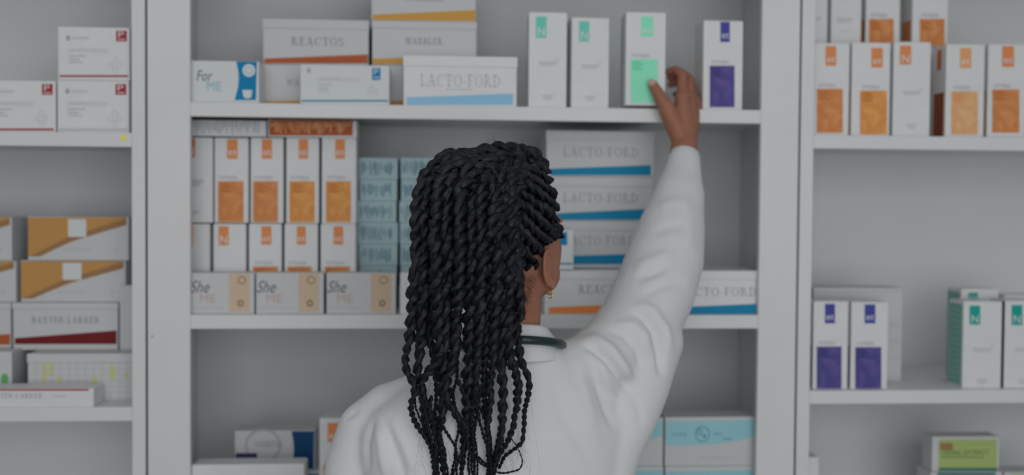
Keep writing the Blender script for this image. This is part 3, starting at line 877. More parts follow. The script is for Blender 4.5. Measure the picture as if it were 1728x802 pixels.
# ---- skeleton in room coordinates
YH = -0.40
HC = P(870, 398, YH)                               # middle of the head
HROT = Matrix.Rotation(math.radians(-34), 4, 'Z') @ Matrix.Rotation(math.radians(9), 4, 'X')
def H(x, y, z): return HC + (HROT @ Vector((x, y, z)))
NECK_T = P(864, 470, -0.405)
NECK_B = P(856, 590, -0.415)
SH_R = P(1012, 612, -0.36)
EL_R = P(1132, 440, -0.20)
WR_R = P(1155, 243, -0.030)
SH_L = P(632, 722, -0.41)
EL_L = P(592, 970, -0.42)
WR_L = P(600, 1180, -0.34)
HIP = P(842, 1130, -0.40)
CHEST = P(846, 760, -0.41)

# ---- the right hand closing on the mint carton
TH_TIP, TH_IP, TH_MC, TH_CM = P(1102, 143, -0.021), P(1113, 162, -0.028), P(1127, 187, -0.031), P(1142, 218, -0.028)
hand_parts = []
def finger(*pts): hand_parts.append([(Vector(p), r) for p, r in pts])
finger((TH_TIP, .0105), (TH_IP, .0134), (TH_MC, .0182), (TH_CM, .0220), (WR_R, .0240))
K1, K2, K3, K4 = P(1151, 165, -0.012), P(1162, 165, 0.006), P(1171, 174, 0.022), P(1174, 188, 0.034)
finger((K1, .0122), (P(1151, 127, 0.014), .0106), (P(1140, 118, 0.034), .0094), (P(1128, 121, 0.046), .0084))
finger((K2, .0122), (P(1164, 134, 0.034), .0106), (P(1150, 123, 0.058), .0092), (P(1131, 130, 0.062), .0082))
finger((K3, .0106), (P(1168, 144, 0.054), .0090), (P(1152, 137, 0.070), .0080), (P(1131, 143, 0.066), .0072))
finger((K4, .0098), (P(1172, 162, 0.064), .0080), (P(1158, 156, 0.074), .0070), (P(1139, 159, 0.070), .0064))
palm = [(K1, .0160), (K2, .0165), (K3, .0165), (K4, .0155)]

# ---- body: one continuous surface
bm = bmesh.new()
# head
ellipsoid(bm, H(0, -.012, .030), (.0745, .094, .082), HROT)
ellipsoid(bm, H(0, .030, -.030), (.063, .066, .088), HROT)
ellipsoid(bm, H(0, .030, .052), (.061, .060, .055), HROT)            # forehead
ellipsoid(bm, H(0, .052, -.082), (.040, .036, .034), HROT)          # chin and mouth
ellipsoid(bm, H(.040, .012, -.072), (.026, .048, .034), HROT)       # jaw corners
ellipsoid(bm, H(-.040, .012, -.072), (.026, .048, .034), HROT)
for sx in (-1, 1):
    ellipsoid(bm, H(.036 * sx, .062, -.034), (.018, .018, .018), HROT)   # cheekbone
    ellipsoid(bm, H(.030 * sx, .082, .014), (.022, .012, .008), HROT)    # brow
    ellipsoid(bm, H(.012 * sx, .098, -.046), (.010, .010, .008), HROT)   # nostril wing
capsule(bm, H(0, .090, .004), H(0, .110, -.040), .007, .011)             # nose
ellipsoid(bm, H(0, .092, -.066), (.020, .009, .006), HROT)               # lips
ellipsoid(bm, H(0, .089, -.077), (.018, .009, .007), HROT)
# ears: a curled rim, a hollow plate and a lobe
EC = {}
for sx in (-1, 1):
    tilt = HROT @ Matrix.Rotation(math.radians(-8 * sx), 4, 'Z')
    ec = H(.0635 * sx, -.014, -.050)
    EC[sx] = (ec, tilt)
    def E(y, z, x=0.0): return ec + (tilt @ Vector((x * sx, y, z)))
    rim = []
    for i in range(15):
        a = math.radians(-34 + 222 * i / 14)          # from the front of the helix over the top down to the lobe
        rim.append((E(-.008 - .017 * math.cos(a - math.pi / 2) * 0 - .0130 * math.sin(a) , .0300 * math.cos(a) + .001, .012), .0042))
    chain(bm, rim)
    ellipsoid(bm, E(-.006, .000, .006), (.0045, .0140, .0275), tilt)
    ellipsoid(bm, E(.000, -.030, .011), (.0052, .0085, .0100), tilt)
# neck and trunk
chain(bm, [(H(0, -.020, -.050), .058), (NECK_T, .0535), (P(861, 545, -.41), .0525), (NECK_B, .052)])
CH_T = P(856, 655, -.40)
chain(bm, [(NECK_B, .052), (CH_T, .055)])
chain(bm, [(CH_T, .05), (SH_R + Vector((-.01, 0, -.012)), .042)])
chain(bm, [(CH_T, .05), (SH_L + Vector((.016, 0, -.022)), .032)])
loft(bm, [(P(842, 1160, -.40), .145, .095, .2), (P(842, 1010, -.40), .125, .085, .2), (P(842, 900, -.40), .125, .082, .2),
          (P(842, 780, -.41), .135, .085, .2), (P(842, 690, -.41), .130, .080, .2), (P(846, 640, -.41), .10, .066, .2)])
chain(bm, [(SH_R, .046), (EL_R, .038), (WR_R + (EL_R - WR_R) * .25, .0305), (WR_R, .0275)])
chain(bm, [(SH_L + Vector((.006, 0, -.022)), .034), (EL_L, .034), (WR_L, .025)])
# right hand
for f in hand_parts: chain(bm, f)
side = (WR_R - EL_R).cross(Vector((0, 1, 0))).normalized()
for k, r in palm: chain(bm, [(WR_R + (k - WR_R) * .06, .0235), (k, r)])
chain(bm, [(TH_MC, .0115), (WR_R + (K1 - WR_R) * .55, .0165)])       # web of the thumb
for a, b in ((palm[0], palm[1]), (palm[1], palm[2]), (palm[2], palm[3])): chain(bm, [a, b])
# left hand, hanging relaxed
d = (WR_L - EL_L).normalized()
fw = Vector((0.15, 1, 0)); fw = (fw - d * fw.dot(d)).normalized()
ou = d.cross(fw).normalized()
for i, L in enumerate((.074, .080, .074, .058)):
    k = WR_L + d * .085 + fw * (.030 - .020 * i)
    chain(bm, [(WR_L + fw * (.012 - .008 * i), .020), (k, .0125)])
    q1 = k + d * (L * .42) + ou * .006
    q2 = q1 + d * (L * .30) + ou * .013
    q3 = q2 + d * (L * .20) + ou * .016
    chain(bm, [(k, .0105), (q1, .0090), (q2, .0080), (q3, .0070)])
chain(bm, [(WR_L + fw * .012, .018), (WR_L + d * .035 + fw * .034, .0135), (WR_L + d * .068 + fw * .050, .0105), (WR_L + d * .092 + fw * .052 + ou * .006, .0085)])
# legs
ANK, KNE, HPJ = {}, {}, {}
for sx in (-1, 1):
    HPJ[sx] = Vector((HIP.x + .085 * sx, HIP.y, .86))
    KNE[sx] = Vector((HIP.x + .095 * sx, HIP.y + .015, .47))
    ANK[sx] = Vector((HIP.x + .100 * sx, HIP.y - .02, .085))
    chain(bm, [(HPJ[sx], .078), (KNE[sx], .05), (ANK[sx], .033)])
    chain(bm, [(ANK[sx] + Vector((0, 0, -.03)), .03), (ANK[sx] + Vector((.01 * sx, .12, -.045)), .024)])
body = remeshed(bm, 0.0026, 7, 0.5, 'body')
# eye sockets pressed in
v = coords(body)
for sx in (-1, 1):
    c = np.array(tuple(H(.030 * sx, .094, -.004)))
    dd = ((v - c) ** 2).sum(1)
    inn = np.array(tuple(HROT @ Vector((0, -1, 0))))
    v += inn[None, :] * (.012 * np.exp(-dd / (.013 ** 2)))[:, None]
# hollow of the ear and the crease behind it
for sx in (1, -1):
    ec, tilt = EC[sx]
    c = np.array(tuple(ec + (tilt @ Vector((.015 * sx, -.004, .002)))))
    dd = ((v - c) ** 2).sum(1)
    inn = np.array(tuple(tilt @ Vector((-1 * sx, 0, 0))))
    v += inn[None, :] * (.004 * np.exp(-dd / (.008 ** 2)))[:, None]
set_coords(body, v)
body_o = link('body', local(body), SKIN, woman)
for sx in (-1, 1):
    bm = bmesh.new()
    bmesh.ops.create_uvsphere(bm, u_segments=20, v_segments=14, radius=.0120, matrix=Matrix.Translation(H(.030 * sx, .0700, -.004)))
    e = link('eye', local(mesh_of(bm, 'eye')), EYEW, woman)
    bm = bmesh.new()
    ellipsoid(bm, H(.031 * sx, .0800, -.003), (.0055, .0025, .0055), HROT, 3)
    link('iris', local(mesh_of(bm, 'iris')), IRIS, e)
# nail of the thumb
bm = bmesh.new()
ax = (TH_TIP - TH_IP).normalized()
bk_ = Vector((-.25, -1, .1)); bk_ = (bk_ - ax * bk_.dot(ax)).normalized()
rt = ax.cross(bk_)
Rn = Matrix((rt, bk_, ax)).transposed().to_4x4()
ellipsoid(bm, TH_TIP + bk_ * .0080 + ax * .002, (.0074, .0024, .0096), Rn, 3)
link('thumbnail', local(mesh_of(bm, 'thumbnail')), NAIL, woman)

# ---- the coat
bm = bmesh.new()
def ring(py, l, r, Y, ry, yaw=.20):
    a, b = P(l, py, Y), P(r, py, Y)
    return ((a + b) / 2, (b.x - a.x) / 2, ry, yaw)
loft(bm, [ring(1330, 560, 1120, -.40, .165), ring(1150, 580, 1095, -.40, .158), ring(1000, 604, 1068, -.40, .140), ring(900, 618, 1058, -.405, .128),
          ring(802, 612, 1058, -.41, .122), ring(750, 604, 1066, -.41, .120), ring(715, 606, 1066, -.41, .116), ring(685, 625, 1050, -.41, .108), ring(655, 668, 1030, -.41, .098),
          ring(630, 715, 1005, -.41, .088), ring(607, 760, 975, -.41, .078), ring(588, 787, 948, -.41, .068), ring(572, 800, 932, -.41, .062)])
def TC(px, py, hw, Y): return (P(px, py, Y), M(hw, Y))
# raised sleeve, wide cotton
SLEEVE = [TC(985, 628, 60, -.38), TC(1040, 592, 66, -.335), TC(1080, 545, 71, -.285), TC(1105, 490, 69, -.24), TC(1121, 440, 67, -.20),
          TC(1134, 385, 57, -.155), TC(1145, 335, 45, -.115), TC(1152, 295, 33.5, -.080), TC(1154, 275, 29, -.062)]
chain(bm, SLEEVE)
# cloth hanging under the raised arm down to the side
chain(bm, [TC(1088, 575, 66, -.30), TC(1072, 640, 62, -.34), TC(1052, 695, 60, -.37), TC(1030, 755, 54, -.39), TC(1012, 815, 54, -.40)])
chain(bm, [TC(940, 640, 60, -.40), TC(1010, 620, 64, -.37)])
# shoulder cap with its gathered ridge
chain(bm, [TC(962, 604, 22, -.385), TC(992, 585, 22, -.375), TC(1024, 580, 30, -.35)])
# the slope from the collar to each shoulder
chain(bm, [TC(806, 612, 30, -.405), TC(752, 637, 28, -.41), TC(698, 660, 29, -.41), TC(652, 681, 34, -.41)])
chain(bm, [TC(915, 615, 34, -.405), TC(950, 603, 27, -.395), TC(985, 588, 23, -.38)])
# lowered left sleeve
chain(bm, [TC(720, 668, 34, -.41), TC(657, 692, 47, -.41), TC(623, 727, 54, -.41), TC(604, 790, 56, -.41), TC(594, 860, 56, -.415), TC(590, 970, 54, -.42), TC(598, 1130, 42, -.365)])
coat = remeshed(bm, 0.0058, 9, 0.5, 'lab_coat')

def project(v):
    q = v - C_np
    z = q @ F_np
    return 864 + F * (q @ R_np) / z, 401 - F * (q @ U_np) / z
def seg_dist(px, py, pl):
    """distance to a polyline and the share of the way along it"""
    best = np.full(px.shape, 1e9)
    along = np.zeros(px.shape)
    L = [0]
    for a, b in zip(pl, pl[1:]): L.append(L[-1] + math.hypot(b[0] - a[0], b[1] - a[1]))
    for i, (a, b) in enumerate(zip(pl, pl[1:])):
        dx, dy = b[0] - a[0], b[1] - a[1]
        t = np.clip(((px - a[0]) * dx + (py - a[1]) * dy) / (dx * dx + dy * dy), 0, 1)
        dd = np.hypot(px - a[0] - t * dx, py - a[1] - t * dy)
        k = dd < best
        best[k] = dd[k]
        along[k] = ((L[i] + t * (L[i + 1] - L[i])) / L[-1])[k]
    return best, along
v = coords(coat)
nn = normals(coat)
px, py = project(v)
face = np.clip(-(nn @ F_np) * 1.6, 0, 1)
FOLDS = [   # polyline on the back of the coat, half width in px, depth in mm (minus = a valley)
    ([(984, 583), (1004, 590), (1026, 610), (1054, 646), (1064, 668)], 6, -7.0),
    ([(975, 570), (1005, 573), (1030, 590), (1052, 622), (1068, 650)], 9, 5.5),
    ([(1064, 524), (1090, 538), (1106, 562), (1114, 600), (1116, 640)], 6.5, -6.5),
    ([(1070, 510), (1100, 524), (1122, 556), (1130, 600)], 9, 5.0),
    ([(1040, 545), (1068, 548), (1088, 566), (1098, 600)], 7, 3.0),
    ([(1024, 556), (1052, 566), (1074, 590), (1086, 630)], 6, -3.0),
    ([(996, 606), (1006, 640), (1022, 690), (1040, 730)], 7, -3.6),
    ([(1010, 600), (1022, 640), (1042, 690)], 8, 3.2),
    ([(975, 600), (982, 640), (996, 690), (1010, 720)], 9, 2.6),
    ([(1064, 655), (1078, 690), (1082, 720)], 6, -2.5),
    ([(1072, 470), (1100, 462), (1130, 448)], 8, -3.4),
    ([(1068, 452), (1100, 440), (1135, 425)], 9, 2.8),
    ([(1085, 500), (1112, 484), (1140, 476), (1160, 478)], 8, -3.0),
    ([(1100, 395), (1130, 382), (1160, 380)], 8, -2.0),
    ([(1110, 350), (1136, 340), (1165, 344)], 8, 1.6),
    ([(1150, 300), (1160, 360), (1168, 430)], 10, 1.6),
    ([(632, 700), (626, 720), (620, 750), (621, 802)], 6, -3.4),
    ([(646, 708), (660, 745), (676, 785), (684, 830)], 7, -3.6),
    ([(640, 716), (644, 760), (652, 810)], 8, 3.4),
    ([(660, 704), (684, 752), (702, 800)], 8, 2.6),
    ([(684, 690), (706, 740), (722, 800)], 9, -2.0),
    ([(580, 706), (592, 700), (604, 690)], 5, -2.4),
    ([(930, 640), (950, 700), (985, 760), (1010, 802)], 11, -1.8),
    ([(960, 640), (985, 700), (1015, 750)], 11, 1.8),
]
dsp = np.zeros(len(v))
for pl, w, amp in FOLDS:
    dd, al = seg_dist(px, py, pl)
    fade = np.clip(np.minimum(al, 1 - al) * 4.5, 0, 1) ** .8
    dsp += 1.7 * amp * .001 * np.exp(-(dd / w) ** 2) * np.where(dd < 3 * w, fade, 0) * face
# soft overall rumple
rum = np.sin(v[:, 0] * 31 + v[:, 2] * 17 + 1.3 * np.sin(v[:, 2] * 23)) * np.sin(v[:, 2] * 27 - v[:, 0] * 12 + v[:, 1] * 20)
dsp += .0011 * rum
v = v + nn * dsp[:, None]
set_coords(coat, v)
coat_o = link('lab_coat', local(coat), CLOTH, woman)
# the cuff: a rolled hem around the wrist
def tube_mesh(pts, rad, seg=10, closed=False, name='tube'):
    """a tube through points"""
    pts = [Vector(p) for p in pts]
    n = len(pts)
    rad = rad if isinstance(rad, (list, tuple)) else [rad] * n
    bm = bmesh.new()
    prev = None
    loops = []
    for i, p in enumerate(pts):
        a = pts[(i - 1) % n] if (closed or i > 0) else p
        b = pts[(i + 1) % n] if (closed or i < n - 1) else p
        t = (b - a).normalized()
        if prev is None:
            prev = t.orthogonal().normalized()
        u = (prev - t * prev.dot(t)).normalized()
        w = t.cross(u)
        prev = u
        loops.append([bm.verts.new(p + (u * math.cos(2 * math.pi * k / seg) + w * math.sin(2 * math.pi * k / seg)) * rad[i]) for k in range(seg)])
    m = n if closed else n - 1
    for i in range(m):
        A, B = loops[i], loops[(i + 1) % n]
        off = 0
        if closed and i == n - 1:
            off = min(range(seg), key=lambda s: (A[0].co - B[s].co).length)
        for k in range(seg):
            bm.faces.new((A[k], A[(k + 1) % seg], B[(k + 1 + off) % seg], B[(k + off) % seg]))
    if not closed:
        bm.faces.new(loops[0][::-1]); bm.faces.new(loops[-1])
    for f in bm.faces: f.smooth = True
    bmesh.ops.recalc_face_normals(bm, faces=bm.faces)
    return mesh_of(bm, name)
ca = (SLEEVE[-1][0] - SLEEVE[-3][0]).normalized()
cu_ = ca.orthogonal().normalized(); cw = ca.cross(cu_)
cc = SLEEVE[-1][0] + ca * .020
bm = bmesh.new()
prof = [(.0305, -.030), (.0315, -.012), (.0312, 0.0), (.0300, .0012), (.0285, -.002), (.0275, -.020)]
loops = [[bm.verts.new(cc + ca * z + (cu_ * math.cos(2 * math.pi * k / 40) + cw * math.sin(2 * math.pi * k / 40)) * r) for k in range(40)] for r, z in prof]
for A, B in zip(loops, loops[1:]):
    for k in range(40): bm.faces.new((A[k], A[(k + 1) % 40], B[(k + 1) % 40], B[k]))
for f in bm.faces: f.smooth = True
bmesh.ops.recalc_face_normals(bm, faces=bm.faces)
link('cuff', local(mesh_of(bm, 'cuff')), CLOTH, coat_o)

# collar: a folded band standing round the neck and turned down over the back
NC = P(862, 560, -.412)
def collar_pt(a, r, dz, sx=1.0):
    x, y = math.sin(a) * r * sx, -math.cos(a) * r * .92          # a = 0 at the nape
    back = math.cos(a)
    return NC + Vector((x, y, dz + .010 * (1 - back) * -1.2))
k = scale_at(-.47)
prof = [(.059, -.030), (.0575, .010), (.0585, .0185), (.0615, .0195), (.0655, .016), (.0735, -.004), (.0835, -.026), (.0905, -.040), (.0905, -.0425), (.0865, -.0425), (.070, -.020)]
bm = bmesh.new()
NA = 72
A0, A1 = math.radians(-152), math.radians(152)
loops = []
for r, dz in prof:
    lp = []
    for i in range(NA + 1):
        a = A0 + (A1 - A0) * i / NA
        spread = 1.0 + .10 * (abs(a) / 2.6) ** 2 * (1 if r > .066 else 0)
        wob = .0012 * math.sin(a * 5 + r * 60)
        lp.append(bm.verts.new(collar_pt(a, (r + wob) * spread, dz + (.006 * math.sin(abs(a)) if r > .07 else 0))))
    loops.append(lp)
for A, B in zip(loops, loops[1:]):
    for i in range(NA): bm.faces.new((A[i], A[i + 1], B[i + 1], B[i]))
for i in (0, NA):
    bm.faces.new([lp[i] for lp in loops])
for f in bm.faces: f.smooth = True
bmesh.ops.recalc_face_normals(bm, faces=bm.faces)
link('collar', local(mesh_of(bm, 'collar')), CLOTH, coat_o)

# centre back seam: a narrow stitched ridge following the cloth
from mathutils.bvhtree import BVHTree
cv = coords(coat) + np.array(tuple(ORG))
tree = BVHTree.FromPolygons([tuple(p) for p in cv], [tuple(p.vertices) for p in coat.polygons])
def on_coat(px, py, lift=.0):
    d = (P(px, py, 0) - CAM).normalized()
    h = tree.ray_cast(CAM, d)
    return (h[0] + h[1] * lift) if h[0] is not None else None
seam = [on_coat(892 + (py_ - 640) * .125 + .5 * math.sin(py_ * .05), py_, -.0002) for py_ in range(612, 960, 6)]
seam = [s for s in seam if s is not None]
link('back_seam', local(tube_mesh(seam, .0008, 6)), CLOTH, coat_o)
sl = [(950, 590), (968, 604), (985, 630), (996, 664), (1000, 690)]

# ---- trousers and shoes (below the frame)
for sx in (-1, 1):
    pass
bm = bmesh.new()
for sx in (-1, 1):
    chain(bm, [(HPJ[sx], .098), (KNE[sx], .078), (ANK[sx] + Vector((0, 0, .02)), .062)])
ellipsoid(bm, (HIP.x, HIP.y, .92), (.175, .13, .12))
tr = remeshed(bm, .008, 5, .5, 'trousers')
link('trousers', local(tr), TROUSER, woman)
for sx in (-1, 1):
    bm = bmesh.new()
    c = ANK[sx]
    ellipsoid(bm, (c.x, c.y - .01, .055), (.040, .052, .050))
    ellipsoid(bm, (c.x + .008 * sx, c.y + .075, .040), (.044, .075, .032))
    ellipsoid(bm, (c.x + .012 * sx, c.y + .13, .035), (.042, .055, .026))
    so = remeshed(bm, .004, 6, .5, 'shoe')
    vv = coords(so); vv[:, 2] = np.maximum(vv[:, 2], .012); set_coords(so, vv)
    sh = link('shoe', local(so), SHOE, woman)
    bm = bmesh.new()
    n = 40
    lo, hi = [], []
    for i in range(n):
        a = 2 * math.pi * i / n
        x = c.x + .008 * sx + .047 * math.cos(a); y = c.y + .065 + .128 * math.sin(a)
        lo.append(bm.verts.new((x, y, 0))); hi.append(bm.verts.new((x, y, .018)))
    for i in range(n): bm.faces.new((lo[i], lo[(i + 1) % n], hi[(i + 1) % n], hi[i]))
    bm.faces.new(lo[::-1]); bm.faces.new(hi)
    link('sole', local(mesh_of(bm, 'sole')), SOLE, sh)

# ---- gold earring in the right ear
ec, tilt = EC[1]
lobe = P(934, 482, -.43)
lobe = ec + (tilt @ Vector((.009, -.004, -.0375)))
bm = bmesh.new()
def ring_pts(c, r, ax1, ax2, n=20): return [c + ax1 * (r * math.cos(2 * math.pi * i / n)) + ax2 * (r * math.sin(2 * math.pi * i / n)) for i in range(n)]
er = link('earring', local(tube_mesh(ring_pts(lobe + Vector((0, 0, -.004)), .0048, Vector((.5, -.85, 0)).normalized(), Vector((0, 0, 1))), .0010, 8, True)), GOLD, woman)
link('earring_drop', local(tube_mesh(ring_pts(lobe + Vector((0, -.001, -.0115)), .0034, Vector((.9, -.3, 0)).normalized(), Vector((0, 0, 1))), .0012, 8, True)), GOLD, er)

# ---- stethoscope lying round the collar
def catmull(pts, step):
    P_ = [np.array(p, float) for p in pts]
    P_ = [2 * P_[0] - P_[1]] + P_ + [2 * P_[-1] - P_[-2]]
    out = []
    for i in range(1, len(P_) - 2):
        p0, p1, p2, p3 = P_[i - 1:i + 3]
        n = max(2, int(np.linalg.norm((p2 - p1)[:3]) / step))
        for j in range(n):
            t = j / n
            out.append(.5 * ((2 * p1) + (-p0 + p2) * t + (2 * p0 - 5 * p1 + 4 * p2 - p3) * t * t + (-p0 + 3 * p1 - 3 * p2 + p3) * t ** 3))
    out.append(P_[-2])
    return out
st = empty('stethoscope', tuple(NC))
tag(st, 'dark green rubber stethoscope tube lying around the white coat collar', 'stethoscope')
def sl_(me):
    me.transform(Matrix.Translation(-NC)); return me
path = []
ctrl = []
for deg in range(-128, 129, 16):
    a = math.radians(deg)
    r = .0815 + .008 * math.sin(abs(a))
    p = collar_pt(a, r, -.0045 - .008 * (1 - math.cos(a)))
    ctrl.append(tuple(p))
fl = NC + Vector((-.075, .115, -.16)); fr = NC + Vector((.075, .115, -.16))
ctrl = [tuple(NC + Vector((-.03, .150, -.30))), tuple(fl)] + ctrl + [tuple(fr), tuple(NC + Vector((.05, .150, -.24)))]
pts = catmull(ctrl, .006)
link('rubber_tube', sl_(tube_mesh([Vector(p) for p in pts], .0072, 12)), TUBE, st)
bm = bmesh.new()
cpos = NC + Vector((-.03, .158, -.325))
bmesh.ops.create_cone(bm, cap_ends=True, segments=32, radius1=.022, radius2=.017, depth=.012, matrix=Matrix.Translation(cpos) @ Matrix.Rotation(math.radians(90), 4, 'X'))
link('chest_piece', sl_(mesh_of(bm, 'chest_piece')), STEEL, st)
for s_ in (-1, 1):
    p0 = NC + Vector((.05, .150, -.24))
    q = [p0, p0 + Vector((.012 * s_, .01, -.03)), p0 + Vector((.035 * s_, .015, -.08)), p0 + Vector((.03 * s_, .01, -.13)), p0 + Vector((.015 * s_, .005, -.145))]
    ep = link('ear_tube', sl_(tube_mesh([Vector(x) for x in catmull([tuple(z) for z in q], .006)], .0028, 8)), STEEL, st)
    bm = bmesh.new(); ellipsoid(bm, q[-1], (.007, .006, .006), None, 3)
    link('ear_tip', sl_(mesh_of(bm, 'ear_tip')), TUBE, ep)
# ================================================================== BRAIDED HAIR
CAPC, CAPR = H(0, -.020, .034), (.0765, .0935, .0845)
def head_y(px, py, infl=0.0):
    """depth of the head's surface along this line of sight (or of its rim, beside it)"""
    inv = HROT.inverted()
    o = inv @ (CAM - CAPC)
    d = inv @ ((P(px, py, 0) - CAM).normalized())
    r = [q + infl for q in CAPR]
    o = Vector((o.x / r[0], o.y / r[1], o.z / r[2])); d = Vector((d.x / r[0], d.y / r[1], d.z / r[2]))
    a, b, c = d.dot(d), o.dot(d), o.dot(o) - 1
    disc = max(0.0, b * b - a * c)
    t = (-b - math.sqrt(disc)) / a
    return CAM.y + t * (P(px, py, 0) - CAM).normalized().y
def interp(x, xs, ys): return float(np.interp(x, xs, ys))
def dome_y(px, py, layer=0.0):
    y = interp(py, [245, 270, 300, 350, 420, 500, 560, 640, 700, 802, 900], [-.43, -.475, -.515, -.552, -.575, -.574, -.562, -.554, -.552, -.550, -.546])
    w = interp(py, [300, 450, 540, 620, 820], [.060, .055, .030, .008, .004])
    y += w * ((px - 792) / 95.0) ** 2
    return y + layer

bm = bmesh.new()
ellipsoid(bm, CAPC, CAPR, HROT)
ellipsoid(bm, H(-.006, -.050, -.026), (.054, .050, .048), HROT)
ellipsoid(bm, P(800, 400, -.500), (.070, .036, .112))
ellipsoid(bm, P(842, 306, -.425), (.050, .042, .040))
cap = remeshed(bm, .0045, 5, .5, 'hair')
vc = coords(cap)
vc += normals(cap) * (.0012 * np.sin(vc[:, 0] * 330 + 2 * np.sin(vc[:, 2] * 120)))[:, None]
set_coords(cap, vc)
hair = link('hair', local(cap), SCALP, woman)

def rope_mesh(ctrl, seg=14, phase=0.0, pitch=5.0, name='braid', strands=2):
    """ctrl: (px, py, Y, radius) -> a two-strand twist"""
    q = []
    for px, py, Y, r in ctrl:
        p_ = P(px, py, Y)
        q.append((p_.x, p_.y, p_.z, r))
    c = np.array(catmull(q, .0030))
    pos, rad = c[:, :3], np.maximum(c[:, 3], .0006)
    n = len(pos)
    # hand-made unevenness: the braid wanders and swells a little
    def slow(w, amp):
        k = np.ones(w) / w
        z = np.convolve(rng.normal(size=n + 2 * w), k, 'same')[w:-w]
        return amp * z * math.sqrt(w)
    e0 = np.clip(np.arange(n) / 12, 0, 1)
    for ax_ in range(3): pos[:, ax_] += e0 * slow(16, .0011)
    rad = rad * np.clip(1 + slow(12, .09), .75, 1.3)
    T = np.gradient(pos, axis=0)
    T /= np.linalg.norm(T, axis=1)[:, None] + 1e-12
    U = np.zeros_like(pos)
    u = np.cross(T[0], (0.3, 1, 0.1)); u /= np.linalg.norm(u)
    for i in range(n):
        u = u - T[i] * u.dot(T[i]); u /= np.linalg.norm(u) + 1e-12
        U[i] = u
    W = np.cross(T, U)
    ds = np.r_[0, np.linalg.norm(np.diff(pos, axis=0), axis=1)]
    s = np.cumsum(ds)
    ph = phase + np.cumsum(ds * 2 * np.pi * (1 + slow(14, .16)) / (pitch * np.maximum(rad, .0022)))
    verts, faces, uvs = [], [], []
    ang = np.arange(seg) * 2 * np.pi / seg
    for k in range(strands):
        a = ph + 2 * np.pi * k / strands
        cen = pos + (U * np.cos(a)[:, None] + W * np.sin(a)[:, None]) * (.50 * rad)[:, None]
        wob = 1 + .07 * np.sin(s * 410 + k * 2 + phase * 3)
        base = len(verts) * 1
        tex = rng.normal(size=(n + 8, seg))
        tex = sum(tex[q_:q_ + n] for q_ in range(8)) / math.sqrt(8)
        rr = (.60 * rad * wob)[:, None] * (1 + (.075 if seg > 8 else .03) * np.clip(tex, -2, 2))
        aa = ang[None, :] + ph[:, None] * .8
        ring = cen[:, None, :] + (U[:, None, :] * np.cos(aa)[:, :, None] + W[:, None, :] * np.sin(aa)[:, :, None]) * rr[:, :, None]
        base = sum(len(v_) for v_ in verts)
        verts.append(ring.reshape(-1, 3))
        i, j = np.meshgrid(np.arange(n - 1), np.arange(seg), indexing='ij')
        f = np.stack([i * seg + j, i * seg + (j + 1) % seg, (i + 1) * seg + (j + 1) % seg, (i + 1) * seg + j], -1).reshape(-1, 4) + base
        faces.append(f)
        # fibres run along the strand, turning with the twist
        uu = np.stack([j / seg, (j + 1) / seg, (j + 1) / seg, j / seg], -1).reshape(-1, 4)
        vv_ = np.stack([s[i], s[i], s[i + 1], s[i + 1]], -1).reshape(-1, 4)
        uvs.append(np.stack([uu + k * 3.1 + phase, vv_], -1).reshape(-1, 2))
    V = np.concatenate(verts); Fc = np.concatenate(faces); UVs = np.concatenate(uvs)
    me = bpy.data.meshes.new(name)
    me.vertices.add(len(V)); me.vertices.foreach_set('co', V.ravel())
    me.loops.add(Fc.size); me.loops.foreach_set('vertex_index', Fc.ravel().astype(np.int32))
    me.polygons.add(len(Fc)); me.polygons.foreach_set('loop_start', np.arange(0, Fc.size, 4, dtype=np.int32))
    me.polygons.foreach_set('loop_total', np.full(len(Fc), 4, dtype=np.int32))
    uvl = me.uv_layers.new(name='fibre')
    uvl.data.foreach_set('uv', UVs.ravel())
    me.update(calc_edges=True)
    me.polygons.foreach_set('use_smooth', np.ones(len(Fc), dtype=bool))
    me.validate()
    return me
def braid(ctrl, **kw):
    return link('braid', local(rope_mesh(ctrl, **kw)), HAIR, hair)

# the hanging braids, left to right: where each passes at mid height and below
LANES = [
    (703, [(696, 540), (687, 592), (686, 622), (698, 648), (701, 664), (694, 688), (701, 714), (718, 742), (728, 772), (736, 810)], 1.00, .50),
    (717, [(712, 540), (708, 600), (705, 632), (712, 662), (715, 692), (719, 720), (727, 745), (736, 778), (743, 812)], 1.05, .60),
    (737, [(738, 540), (741, 596), (726, 622), (712, 648), (718, 676), (730, 704), (736, 730)], 1.05, .62),
    (755, [(752, 540), (750, 600), (746, 640), (746, 680), (741, 716), (738, 740), (745, 772), (752, 812)], 1.15, .95),
    (775, [(771, 540), (765, 606), (753, 655), (763, 688), (777, 710), (785, 728)], 1.00, .85),
    (796, [(792, 540), (791, 600), (789, 650), (787, 700), (783, 728), (782, 762), (780, 812)], 1.10, .95),
    (814, [(808, 540), (806, 600), (802, 640), (799, 680), (797, 712), (799, 760), (803, 812)], .95, .45),
    (829, [(821, 540), (818, 600), (815, 640), (818, 680), (823, 720), (826, 765), (831, 812)], .95, .50),
    (842, [(834, 540), (832, 600), (828, 640), (826, 680), (823, 722), (824, 770), (826, 812)], 1.00, .62),
    (853, [(847, 540), (844, 600), (846, 640), (847, 682), (845, 720), (842, 762), (835, 812)], 1.05, .90),
    (864, [(858, 540), (861, 600), (870, 632), (873, 662), (869, 700), (861, 730), (849, 756), (835, 776), (824, 812)], .95, .72),
    (877, [(871, 540), (876, 596), (890, 628), (893, 648), (888, 682), (886, 712), (880, 744), (863, 760), (849, 771), (842, 790)], .90, .52),
]
N = len(LANES)
